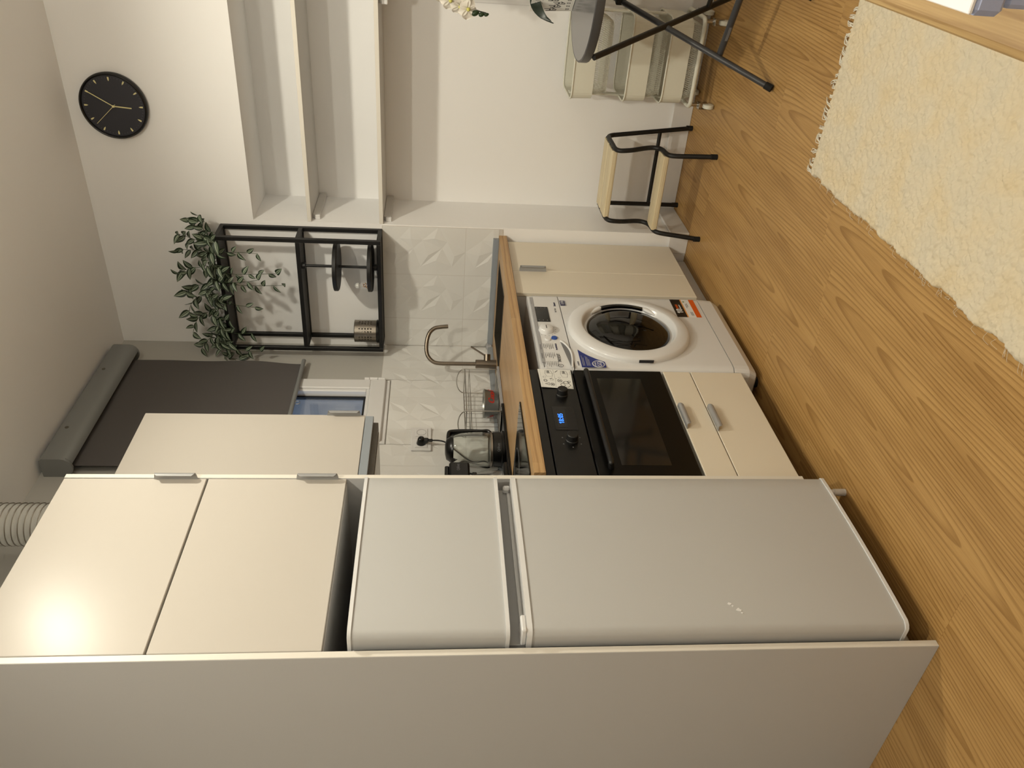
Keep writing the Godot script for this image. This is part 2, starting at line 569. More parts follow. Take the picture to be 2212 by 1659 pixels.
func pot_image():
	var im := Image.create(256, 256, false, Image.FORMAT_RGB8)
	im.fill(Color(0.90, 0.89, 0.86))
	var k := Color(0.07, 0.07, 0.07)
	var r := RandomNumberGenerator.new(); r.seed = 12
	for i in 5:      # bold blocks like cut-out print
		var y = 96 + (i % 3) * 22
		var x = 8 + i * 49
		im.fill_rect(Rect2i(x, y, 10, 62), k); im.fill_rect(Rect2i(x, y + 20, 34, 9), k); im.fill_rect(Rect2i(x + 26, y - 10, 9, 44), k)
		line(im, Vector2(x + 12, y + 60), Vector2(x + 40, y + 34), k, 6)
		im.fill_rect(Rect2i(x + 14, y + 40, 26, 6), k)
	for i in 5:      # small square marks along the foot
		var x = 20 + i * 50
		im.fill_rect(Rect2i(x, 214, 22, 20), k); im.fill_rect(Rect2i(x + 4, 218, 14, 12), Color(0.9, 0.89, 0.86)); im.fill_rect(Rect2i(x + 8, 221, 6, 6), k)
	for i in 5:
		im.fill_rect(Rect2i(16 + i * 50, 22, 16, 26), k); im.fill_rect(Rect2i(20 + i * 50, 26, 8, 18), Color(0.9, 0.89, 0.86)); im.fill_rect(Rect2i(38 + i * 50, 34, 6, 20), k)
		line(im, Vector2(10 + i * 50, 66), Vector2(44 + i * 50, 58), k, 2)
	return ImageTexture.create_from_image(im)

# ---------------------------------------------------------------- the room
const XN := 0.6745       # where the niche begins
const ND := -0.318       # niche back
const NT := 2.093        # niche top
const XR := 3.35
const ZF := 4.9

func v3(x, y, z):
	return Vector3(x, y, z)

func room():
	var st = nst()
	bx(st, v3(-0.2, -0.06, -0.55), v3(XR + 0.2, -0.012, ZF + 0.2))
	var fl = struct("floor", st, M.subfloor)
	planks(fl)
	st = nst()
	bx(st, v3(-0.2, CEIL, -0.55), v3(XR + 0.2, CEIL + 0.15, ZF + 0.2))
	struct("ceiling", st, M.ceiling)
	# wall with the window (kitchen run stands against it)
	st = nst()
	bx(st, v3(-0.2, -0.06, -0.55), v3(0, CEIL, 0.37))
	bx(st, v3(-0.2, -0.06, 0.80), v3(0, CEIL, ZF + 0.2))
	bx(st, v3(-0.2, -0.06, 0.37), v3(0, 1.48, 0.80))
	bx(st, v3(-0.2, 2.38, 0.37), v3(0, CEIL, 0.80))
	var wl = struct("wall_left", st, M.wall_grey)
	# wall with the niche
	st = nst()
	bx(st, v3(0, -0.06, -0.55), v3(XN, CEIL, 0))
	bx(st, v3(XN, NT, -0.55), v3(XR, CEIL, 0))
	bx(st, v3(XN, -0.06, -0.55), v3(XR, NT, ND))
	bx(st, v3(2.95, -0.06, ND), v3(XR, NT, 0))
	var wb = struct("wall_back", st, M.wall)
	st = nst()
	bx(st, v3(XR, -0.06, -0.55), v3(XR + 0.2, CEIL, ZF + 0.2))
	struct("wall_right", st, M.wall)
	st = nst()
	bx(st, v3(-0.2, -0.06, ZF), v3(XR + 0.2, CEIL, ZF + 0.2))
	struct("wall_front", st, M.wall)
	# skirting
	st = nst()
	bx(st, v3(XN + 0.012, 0, ND), v3(2.95, 0.097, ND + 0.012), 0.003)
	struct("baseboard_back", st, M.skirt)
	st = nst()
	bx(st, v3(XN, 0, ND), v3(XN + 0.012, 0.097, 0.012), 0.003)
	bx(st, v3(0.575, 0, 0), v3(XN + 0.0005, 0.097, 0.012), 0.003)
	struct("baseboard_left", st, M.skirt)
	st = nst()
	bx(st, v3(XR - 0.012, 0, 0), v3(XR, 0.097, ZF), 0.003)
	struct("baseboard_right", st, M.skirt)
	tiles(wl, wb)
	window()

func planks(parent):
	rng.seed = 404
	var w = 0.19
	var x0 = 1.405 - 8 * w
	var row = 0
	var x = x0
	while x < XR:
		var z = -0.55 + rng.randf_range(-1.1, 0.0)
		if row == 8:
			z = 0.70 - 1.28
		var xa = max(x, 0.0); var xb = min(x + w, XR)
		while z < ZF:
			var za = max(z, -0.32); var zb = min(z + 1.28, ZF)
			if zb > za + 0.01 and xb > xa + 0.01:
				var st = nst()
				var g = 0.00015; var b = 0.0003
				var v = []; var u = []
				for q in [[xa + g + b, za + g + b], [xb - g - b, za + g + b], [xb - g - b, zb - g - b], [xa + g + b, zb - g - b]]:
					v.append(v3(q[0], 0, q[1]))
					u.append(Vector2((q[0] - x) / w, (q[1] - z) / 1.28))
				uvquad(st, v, u, Vector3.UP)
				var e = []
				for q in [[xa + g, za + g], [xb - g, za + g], [xb - g, zb - g], [xa + g, zb - g]]:
					e.append(v3(q[0], -0.0004, q[1]))
				var nn = [v3(0, 0.7, -0.7), v3(0.7, 0.7, 0), v3(0, 0.7, 0.7), v3(-0.7, 0.7, 0)]
				for i in 4:
					var j = (i + 1) % 4
					uvquad(st, [v[i], v[j], e[j], e[i]], [u[i], u[j], u[j], u[i]], nn[i])
					var dn = v3(0, -0.012, 0)
					uvquad(st, [e[i], e[j], e[j] + dn, e[i] + dn], [u[i], u[j], u[j], u[i]], v3(nn[i].x, 0, nn[i].z).normalized())
				pt(parent, "plank", st, M.oak[rng.randi() % 4])
			z += 1.28
		x += w
		row += 1

# one relief tile of folded facets, in its own plane: u along the wall, v up, w out of the wall
func tile_mesh(u0, u1, v0, v1, o, U, V, W, full_u, full_v):
	var st = nst()
	var gp = 0.0009
	var nu = 4; var nv = 6
	var hs = func(i, j):
		var a = i % nu; var b = j % nv
		var k = [0.0, 0.0052, 0.0016, 0.0043, 0.0058, 0.0008, 0.0040, 0.0012, 0.0020, 0.0050, 0.0, 0.0055, 0.0048, 0.0010, 0.0046, 0.0018, 0.0006, 0.0056, 0.0022, 0.0050, 0.0054, 0.0014, 0.0052, 0.0004]
		return k[(b * nu + a) % 24]
	var P = {}
	for j in nv + 1:
		for i in nu + 1:
			var edge = i == 0 or j == 0 or i == nu or j == nv
			var jit = 0.0 if edge else 0.32
			var fu = (i + jit * sin(i * 7.1 + j * 3.3)) / nu
			var fv = (j + jit * cos(i * 2.3 + j * 5.7)) / nv
			var u = full_u[0] + fu * (full_u[1] - full_u[0]); var v = full_v[0] + fv * (full_v[1] - full_v[0])
			P[Vector2i(i, j)] = [u, v, 0.0035 + hs.call(i, j) * (0.0 if edge else 1.15)]
	var lo = Vector2(u0 + gp, v0 + gp); var hi = Vector2(u1 - gp, v1 - gp)
	for j in nv:
		for i in nu:
			for t in 2:
				var ks = [[0, 0], [1, 0], [1, 1]] if t == 0 else [[0, 0], [1, 1], [0, 1]]
				if (i + j) % 2 == 1:
					ks = [[0, 0], [1, 0], [0, 1]] if t == 0 else [[1, 0], [1, 1], [0, 1]]
				var poly = []
				for q in ks:
					poly.append(P[Vector2i(i + q[0], j + q[1])])
				var flat2 = PackedVector2Array()
				for q in poly:
					flat2.append(Vector2(q[0], q[1]))
				var a3 = Vector3(poly[0][0], poly[0][1], poly[0][2]); var b3 = Vector3(poly[1][0], poly[1][1], poly[1][2]); var c3 = Vector3(poly[2][0], poly[2][1], poly[2][2])
				var n = (b3 - a3).cross(c3 - a3).normalized()
				if n.z < 0: n = -n
				var clip = Geometry2D.intersect_polygons(flat2, PackedVector2Array([lo, Vector2(hi.x, lo.y), hi, Vector2(lo.x, hi.y)]))
				for pc in clip:
					for k in range(1, pc.size() - 1):
						var vv = []
						for q in [pc[0], pc[k], pc[k + 1]]:
							var zz = a3.z - (n.x * (q.x - a3.x) + n.y * (q.y - a3.y)) / n.z
							vv.append(o + U * q.x + V * q.y + W * zz)
						tri(st, vv[0], vv[1], vv[2], U * n.x + V * n.y + W * n.z)
	# edges down to the wall
	var c4 = [lo, Vector2(hi.x, lo.y), hi, Vector2(lo.x, hi.y)]
	for k in 4:
		var a = c4[k]; var b = c4[(k + 1) % 4]
		var d = (b - a).normalized()
		var nn = U * d.y - V * d.x
		quad(st, o + U * a.x + V * a.y, o + U * b.x + V * b.y, o + U * b.x + V * b.y + W * 0.0036, o + U * a.x + V * a.y + W * 0.0036, nn)
	return st

func tiles(wl, wb):
	var rows = [[1.098, 1.497, [1.098, 1.497]], [0.938, 1.098, [0.699, 1.098]]]
	for r in rows:
		for c in [[0.008, 0.168, [-0.080, 0.168]], [0.168, 0.4165, [0.168, 0.4165]], [0.4165, 0.669, [0.4165, 0.669]]]:
			pt(wb, "tile", tile_mesh(c[0], c[1], r[0], r[1], Vector3.ZERO, Vector3.RIGHT, Vector3.UP, Vector3.BACK, c[2], r[2]), M.tile)
		var zs = [0.0, 0.22, 0.471, 0.722, 0.974, 1.226, 1.478, 1.73]
		for i in 7:
			var a = zs[i]; var b = zs[i + 1]
			var fa = a if i > 0 else b - 0.251
			if r[0] > 1.0 and b > 0.34 and a < 0.82:
				# cut round the window
				if a < 0.34:
					pt(wl, "tile", tile_mesh(a, 0.332, r[0], r[1], Vector3.ZERO, Vector3.BACK, Vector3.UP, Vector3.RIGHT, [fa, b], r[2]), M.tile)
				pt(wl, "tile", tile_mesh(max(a, 0.332), min(b, 0.835), r[0], 1.449, Vector3.ZERO, Vector3.BACK, Vector3.UP, Vector3.RIGHT, [fa, b], r[2]), M.tile)
				if b > 0.82:
					pt(wl, "tile", tile_mesh(0.835, b, r[0], r[1], Vector3.ZERO, Vector3.BACK, Vector3.UP, Vector3.RIGHT, [fa, b], r[2]), M.tile)
			else:
				pt(wl, "tile", tile_mesh(a, b, r[0], r[1], Vector3.ZERO, Vector3.BACK, Vector3.UP, Vector3.RIGHT, [fa, b], r[2]), M.tile)
	var st = nst()
	bx(st, v3(0, 0.92, 0), v3(0.6695, 1.4985, 0.0031))
	pt(wb, "grout", st, M.grout)
	st = nst()
	bx(st, v3(0, 0.92, 0), v3(0.0031, 1.449, 1.75))
	bx(st, v3(0, 1.449, 0), v3(0.0031, 1.4985, 0.332))
	bx(st, v3(0, 1.449, 0.835), v3(0.0031, 1.4985, 1.75))
	pt(wl, "grout", st, M.grout)

func window():
	var w := Node3D.new()
	w.name = "window_1"
	w.set_meta("kind", "structure")
	add_child(w)
	var fr = func(st, x0, x1, z0, z1, y0, y1, t, bv):
		bx(st, v3(x0, y0, z0), v3(x1, y0 + t, z1), bv)
		bx(st, v3(x0, y1 - t, z0), v3(x1, y1, z1), bv)
		bx(st, v3(x0, y0 + t, z0), v3(x1, y1 - t, z0 + t), bv)
		bx(st, v3(x0, y0 + t, z1 - t), v3(x1, y1 - t, z1), bv)
	var st = nst()
	fr.call(st, -0.06, 0.008, 0.338, 0.83, 1.452, 2.41, 0.034, 0.003)
	pt(w, "outer_frame", st, M.white_plastic)
	st = nst()
	fr.call(st, -0.055, 0.022, 0.352, 0.818, 1.472, 2.395, 0.072, 0.004)
	var sash = pt(w, "sash", st, M.white_plastic)
	st = nst()
	fr.call(st, -0.04, 0.014, 0.422, 0.748, 1.542, 2.325, 0.018, 0.006)
	pt(sash, "glazing_bead", st, M.white_plastic)
	st = nst()
	fr.call(st, -0.032, -0.018, 0.436, 0.734, 1.556, 2.311, 0.017, 0.0)
	pt(sash, "gasket", st, M.gasket)
	st = nst()
	bx(st, v3(-0.029, 1.55, 0.43), v3(-0.025, 2.32, 0.74))
	pt(sash, "pane", st, M.glass)
	st = nst()
	tube(st, [v3(0.02, 1.478, 0.345), v3(0.02, 1.51, 0.345)], 0.008, 10)
	tube(st, [v3(0.02, 1.513, 0.345), v3(0.02, 1.55, 0.345)], 0.0085, 10)
	tube(st, [v3(0.02, 1.553, 0.345), v3(0.02, 1.575, 0.345)], 0.008, 10)
	pt(w, "hinge", st, M.white_plastic)

# ---------------------------------------------------------------- wall things
func wall_clock():
	var t = thing("wall_clock", "round black wall clock with gold hands and hour marks on the white wall", "clock", v3(1.176, 2.61, 0.0))
	var X := Transform3D(Basis(Vector3(1, 0, 0), Vector3(0, 0, 1), Vector3(0, -1, 0)), Vector3.ZERO)   # lathe axis towards +z
	var st = nst()
	lathe(st, [Vector2(0.128, 0), Vector2(0.137, 0.004), Vector2(0.1385, 0.014), Vector2(0.1365, 0.027), Vector2(0.132, 0.030), Vector2(0.128, 0.028), Vector2(0.127, 0.021)], 72, X, 0.5)
	pt(t, "rim", st, M.black_satin)
	st = nst()
	lathe(st, [Vector2(0.128, 0.02), Vector2(0.0, 0.02)], 64, X)
	pt(t, "dial", st, M.clock_face)
	for i in 12:
		var a = TAU * i / 12
		st = nst()
		var d = Basis(Vector3.BACK, -a)
		prism(st, [Vector2(-0.0032, 0.119), Vector2(0.0032, 0.119), Vector2(0.0028, 0.109), Vector2(0.0, 0.102), Vector2(-0.0028, 0.109)], 0.0201, 0.0215, Transform3D(d, Vector3.ZERO))
		pt(t, "hour_mark", st, M.gold)
	st = nst()
	for i in 60:
		if i % 5 != 0:
			bx(st, v3(-0.0006, 0.114, 0.0201), v3(0.0006, 0.119, 0.0208), 0.0, Transform3D(Basis(Vector3.BACK, -TAU * i / 60), Vector3.ZERO))
	pt(t, "minute_marks", st, M.tick)
	var hand = func(called, deg, ln, w, z, tail):
		var s = nst()
		bx(s, v3(-w, -tail, z), v3(w, ln, z + 0.0012), 0.0003, Transform3D(Basis(Vector3.BACK, -deg_to_rad(deg)), Vector3.ZERO))
		pt(t, called, s, M.gold)
	hand.call("hour_hand", 184.5, 0.073, 0.0024, 0.0225, 0.006)
	hand.call("minute_hand", 31.0, 0.108, 0.0018, 0.0240, 0.006)
	hand.call("second_hand", -43.0, 0.110, 0.0009, 0.0255, 0.012)
	st = nst()
	lathe(st, [Vector2(0.0048, 0.021), Vector2(0.0048, 0.0275), Vector2(0, 0.028)], 16, X)
	pt(t, "hub", st, M.gold)

func shelves():
	var notes = ["upper white shelf board across the wall niche", "lower white shelf board across the wall niche"]
	var ys = [1.826, 1.492]
	for i in 2:
		var y = ys[i]
		var t = thing("niche_shelf", notes[i], "shelf", v3(XN, y, ND))
		var st = nst()
		bx(st, v3(XN + 0.001, y, ND + 0.001), v3(2.949, y + 0.0185, -0.001), 0.0012)
		pw(t, "board", st, M.carcass)
		st = nst()
		bx(st, v3(XN + 0.001, y + 0.0005, -0.001), v3(2.949, y + 0.018, 0.0), 0.0003)
		pw(t, "edge_band", st, M.cream_edge)
		for k in 2:
			if k == 1 and i == 0: continue
			var x = [XN + 0.001, 1.628][k]
			st = nst()
			bx(st, v3(x, y - 0.036, ND + 0.002), v3(x + 0.02, y - 0.001, -0.045), 0.0012)
			var b = pw(t, "batten", st, M.carcass)
			st = nst()
			bx(st, v3(x - 0.0005, y - 0.037, -0.045), v3(x + 0.021, y - 0.012, -0.03), 0.002)
			pw(b, "end_cap", st, M.white_plastic)

func wall_panel():
	var t = thing("wall_panel", "flat white panel on the niche wall behind the orchid", "panel", v3(1.613, 0.82, ND))
	var st = nst()
	bx(st, v3(1.613, 0.82, ND), v3(1.95, 1.195, ND + 0.022), 0.004)
	pw(t, "cover", st, M.white_plastic)
	st = nst()
	bx(st, v3(1.63, 0.84, ND + 0.022), v3(1.93, 1.175, ND + 0.026), 0.003)
	pw(t, "front_plate", st, M.white_plastic)

func black_shelf():
	var t = thing("shelf_unit", "black metal frame shelf unit under the trailing plant, mounted on the wall beside the niche", "shelf unit", v3(0.052, 1.496, 0))
	var x0 = 0.052; var x1 = 0.652; var y0 = 1.497; var y1 = 2.246; var s = 0.019; var zf = 0.15
	for x in [x0, x1 - s]:
		var st = nst()
		for z in [0.001, zf - s]:
			bx(st, v3(x, y0, z), v3(x + s, y1, z + s), 0.0015)
		for y in [y0, 1.866, y1 - s]:
			bx(st, v3(x, y, 0.001 + s), v3(x + s, y + s, zf - s), 0.0015)
		pw(t, "side_frame", st, M.black_metal)
	for y in [y0, 1.866, y1 - s]:
		var st = nst()
		bx(st, v3(x0 + s, y, zf - s), v3(x1 - s, y + s, zf), 0.0015)
		bx(st, v3(x0 + s, y, 0.001), v3(x1 - s, y + s, 0.001 + s), 0.0015)
		pw(t, "cross_rail", st, M.black_metal)
		st = nst()
		bx(st, v3(x0 + s, y + 0.003, s), v3(x1 - s, y + 0.012, zf - s), 0.0)
		pw(t, "shelf_plate", st, M.black_metal)
	# carousel: two round trays that turn on a rod
	var c = v3(0.508, 0, 0.125)
	var k = thing("rotating_tray", "black rotating tray of two discs on a rod inside the black shelf unit", "tray", v3(0.508, 1.516, 0.125))
	var st2 = nst()
	tube(st2, [v3(c.x, 1.516, c.z), v3(c.x, 1.866, c.z)], 0.0065, 12)
	pw(k, "rod", st2, M.black_metal)
	for y in [1.516, 1.85]:
		st2 = nst()
		lathe(st2, [Vector2(0, 0), Vector2(0.015, 0), Vector2(0.015, 0.016), Vector2(0, 0.016)], 16, Transform3D(Basis(), v3(c.x, y, c.z)))
		pw(k, "clamp", st2, M.black_metal)
	for y in [1.537, 1.695]:
		st2 = nst()
		lathe(st2, [Vector2(0, 0.0), Vector2(0.112, 0.0), Vector2(0.116, 0.004), Vector2(0.116, 0.019), Vector2(0.1145, 0.02), Vector2(0.113, 0.018), Vector2(0.113, 0.006), Vector2(0, 0.006)], 56, Transform3D(Basis(), v3(c.x, y, c.z)))
		pw(k, "disc", st2, M.black_metal)
	# jar of peppercorns on the lower disc
	var j = thing("spice_jar", "small glass spice jar of peppercorns on the lower black disc", "jar", v3(0.43, 1.543, 0.165))
	st2 = nst()
	lathe(st2, [Vector2(0, 0.0005), Vector2(0.014, 0.0005), Vector2(0.0165, 0.003), Vector2(0.0165, 0.045), Vector2(0.012, 0.052), Vector2(0.012, 0.056), Vector2(0.015, 0.058), Vector2(0.015, 0.072), Vector2(0.010, 0.078), Vector2(0, 0.079)], 20, Transform3D(), 0.5)
	pt(j, "glass_body", st2, M.glass)
	rng.seed = 3
	for q in 2:
		st2 = nst()
		for i in 26:
			var a = rng.randf() * TAU; var r = sqrt(rng.randf()) * 0.0125
			ball(st2, v3(cos(a) * r, 0.005 + rng.randf() * 0.034, sin(a) * r), rng.randf_range(0.0022, 0.0032), 6, 4)
		stuff(pt(j, "peppercorns", st2, [M.corn, M.corn_dark][q]))
	st2 = nst()
	lathe(st2, [Vector2(0, 0.059), Vector2(0.013, 0.059), Vector2(0.013, 0.070), Vector2(0.008, 0.076), Vector2(0, 0.077)], 16, Transform3D(), 0.5)
	pt(j, "grinder_cap", st2, M.duct)
	# perforated cutlery pot
	var p = thing("cutlery_holder", "perforated steel cutlery holder with black base in the black shelf unit", "cutlery holder", v3(0.136, 1.516, 0.088))
	st2 = nst()
	lathe(st2, [Vector2(0, 0), Vector2(0.0575, 0), Vector2(0.0585, 0.002), Vector2(0.0585, 0.013), Vector2(0.054, 0.016), Vector2(0, 0.016)], 40)
	pt(p, "base", st2, M.black_plastic)
	# wall with real holes: cells of a cylinder, the middle of each holed cell left open
	st2 = nst()
	var R = 0.0555; var nc = 48; var H = 0.122; var h0 = 0.016; var rowsn = 15
	for i in nc:
		var a0 = TAU * i / nc; var a1 = TAU * (i + 1) / nc
		for jj in rowsn:
			var open = (i % 6 == 0 or i % 6 == 2) and jj % 2 == 1 and jj > 2 and jj < 12
			if not open:
				var ya = h0 + (H - h0) * jj / rowsn; var yb = h0 + (H - h0) * (jj + 1) / rowsn
				for rr in [R, R - 0.001]:
					var na = v3(cos(a0), 0, sin(a0)); var nb = v3(cos(a1), 0, sin(a1))
					var sgn = 1.0 if rr == R else -1.0
					tri(st2, na * rr + v3(0, ya, 0), nb * rr + v3(0, ya, 0), nb * rr + v3(0, yb, 0), (na + nb) * sgn, na * sgn, nb * sgn, nb * sgn)
					tri(st2, na * rr + v3(0, ya, 0), nb * rr + v3(0, yb, 0), na * rr + v3(0, yb, 0), (na + nb) * sgn, na * sgn, nb * sgn, na * sgn)
	lathe(st2, [Vector2(R, H - 0.001), Vector2(R + 0.0012, H), Vector2(R, H + 0.0015), Vector2(R - 0.0015, H)], 48)
	pt(p, "perforated_wall", st2, M.steel)

func leaf_mesh(curl, width):
	var st = nst()
	var ns = 7
	var cols = [-1.0, -0.52, -0.30, 0.0, 0.30, 0.52, 1.0]
	var dark = Color(0.012, 0.028, 0.014); var pale = Color(0.36, 0.42, 0.31); var mid = Color(0.024, 0.05, 0.022)
	var cc = [dark, dark, mid, pale, mid, dark, dark]
	cc[2] = pale; cc[4] = pale; cc[1] = dark; cc[5] = dark; cc[3] = mid; cc[0] = dark; cc[6] = dark
	var P = []
	for i in ns + 1:
		var t = float(i) / ns
		var w = width * pow(sin(PI * pow(t, 0.75)), 0.9) * (1.0 if i < ns else 0.0)
		var row = []
		for c in cols:
			row.append(v3(c * w, abs(c) * w * 0.35 - curl * t * t, t))
		P.append(row)
	for i in ns:
		for c in 6:
			var a = P[i][c]; var b = P[i][c + 1]; var d = P[i + 1][c + 1]; var e = P[i + 1][c]
			var n = (b - a + d - e).cross(e - a + d - b)
			if n.length() < 1e-9: continue
			n = n.normalized()
			if n.y < 0: n = -n
			for q in [[a, b, d, c, c + 1, c + 1], [a, d, e, c, c + 1, c]]:
				if (q[1] - q[0]).cross(q[2] - q[0]).length() < 1e-9: continue
				var o = [0, 1, 2] if (q[1] - q[0]).cross(q[2] - q[0]).dot(n) < 0 else [0, 2, 1]
				for z in o:
					st.set_color(cc[q[3 + z]]); st.set_normal(n); st.add_vertex(q[z])
	st.set_material(M.leaf)
	return st.commit()

func trailing_plant():
	var t = thing("trailing_plant", "trailing green plant with pale striped leaves on top of the black shelf unit", "plant", v3(0.35, 2.246, 0.075))
	rng.seed = 21
	var lm = [leaf_mesh(0.12, 0.27), leaf_mesh(0.28, 0.29), leaf_mesh(0.05, 0.24)]
	# each vine: root on the shelf, a high point, the tip
	var vines = [
		[v3(0.42, 2.26, 0.09), v3(0.43, 2.33, 0.2), v3(0.426, 1.94, 0.175)], [v3(0.5, 2.26, 0.09), v3(0.5, 2.32, 0.22), v3(0.482, 1.972, 0.18)],
		[v3(0.56, 2.26, 0.08), v3(0.6, 2.33, 0.2), v3(0.582, 2.05, 0.18)], [v3(0.33, 2.26, 0.09), v3(0.32, 2.34, 0.2), v3(0.32, 2.09, 0.19)],
		[v3(0.45, 2.26, 0.08), v3(0.4, 2.34, 0.24), v3(0.47, 2.06, 0.2)], [v3(0.2, 2.26, 0.09), v3(0.17, 2.33, 0.2), v3(0.17, 2.12, 0.19)],
		[v3(0.15, 2.26, 0.08), v3(0.08, 2.34, 0.19), v3(0.07, 2.09, 0.19)], [v3(0.12, 2.26, 0.07), v3(0.02, 2.36, 0.15), v3(-0.005, 2.2, 0.16)],
		[v3(0.2, 2.26, 0.07), v3(0.1, 2.34, 0.1), v3(0.05, 2.38, 0.15)], [v3(0.25, 2.26, 0.06), v3(0.22, 2.4, 0.06), v3(0.14, 2.41, 0.14)],
		[v3(0.3, 2.26, 0.07), v3(0.32, 2.42, 0.06), v3(0.25, 2.41, 0.15)], [v3(0.38, 2.26, 0.06), v3(0.36, 2.42, 0.09), v3(0.38, 2.40, 0.18)],
		[v3(0.44, 2.26, 0.07), v3(0.46, 2.43, 0.05), v3(0.46, 2.42, 0.15)], [v3(0.5, 2.26, 0.06), v3(0.56, 2.40, 0.05), v3(0.58, 2.40, 0.15)],
		[v3(0.55, 2.26, 0.07), v3(0.64, 2.38, 0.07), v3(0.65, 2.40, 0.16)], [v3(0.58, 2.26, 0.06), v3(0.68, 2.34, 0.06), v3(0.74, 2.30, 0.12)],
		[v3(0.58, 2.26, 0.08), v3(0.66, 2.34, 0.16), v3(0.66, 2.22, 0.2)], [v3(0.36, 2.26, 0.09), v3(0.4, 2.36, 0.22), v3(0.37, 2.22, 0.22)],
		[v3(0.26, 2.26, 0.09), v3(0.27, 2.36, 0.2), v3(0.25, 2.2, 0.21)], [v3(0.5, 2.26, 0.09), v3(0.55, 2.37, 0.2), v3(0.53, 2.22, 0.22)],
		[v3(0.12, 2.26, 0.09), v3(0.1, 2.36, 0.18), v3(0.12, 2.22, 0.21)], [v3(0.62, 2.26, 0.05), v3(0.66, 2.36, 0.05), v3(0.70, 2.36, 0.1)]]
	var count = 0
	for vi in vines.size():
		var q = vines[vi]
		var mid = q[1]
		if q[2].y < 2.13:
			mid = q[1].lerp(v3(q[2].x, q[2].y + 0.18, q[2].z + 0.03), 0.35)
			mid.y = q[1].y
		var pts = []
		var ln = 0.0
		for i in 13:
			var s = i / 12.0
			var p = q[0] * (1 - s) * (1 - s) + mid * 2.0 * s * (1 - s) + q[2] * s * s
			p += v3(sin(vi + s * 7.0), 0, cos(vi * 2.0 + s * 6.0)) * 0.006
			if pts.size(): ln += (p - pts[-1]).length()
			pts.append(p)
		var st = nst()
		tube(st, pts, 0.0011, 5)
		pw(t, "vine", st, M.stem)
		var nl = int(ln / 0.026) + 2
		for i in nl:
			if count >= 292: break
			var s = clamp((i + 0.6 + rng.randf() * 0.5) / nl, 0.05, 1.0)
			var f = s * 12.0
			var k = min(int(f), 11)
			var p = pts[k].lerp(pts[k + 1], f - k)
			var d = (pts[k + 1] - pts[k]).normalized()
			var side = d.cross(Vector3.BACK).normalized() * (1 if i % 2 == 0 else -1)
			var dir = (d * 0.55 + side * rng.randf_range(0.5, 1.0) + v3(rng.randf_range(-0.4, 0.4), rng.randf_range(-0.45, 0.3), rng.randf_range(-0.1, 0.8))).normalized()
			var up = (v3(rng.randf_range(-0.4, 0.6), rng.randf_range(0.1, 0.8), 0.9)).normalized()
			var z = dir
			var x = up.cross(z).normalized()
			var y = z.cross(x)
			var L = rng.randf_range(0.046, 0.064) * (0.8 if q[2].y < 2.13 and s > 0.6 else 1.0)
			var o := MeshInstance3D.new()
			o.name = "leaf"
			o.mesh = lm[rng.randi() % 3]
			t.add_child(o, true)
			o.transform = Transform3D(Basis(x * L, y * L, z * L), p - t.position)
			count += 1

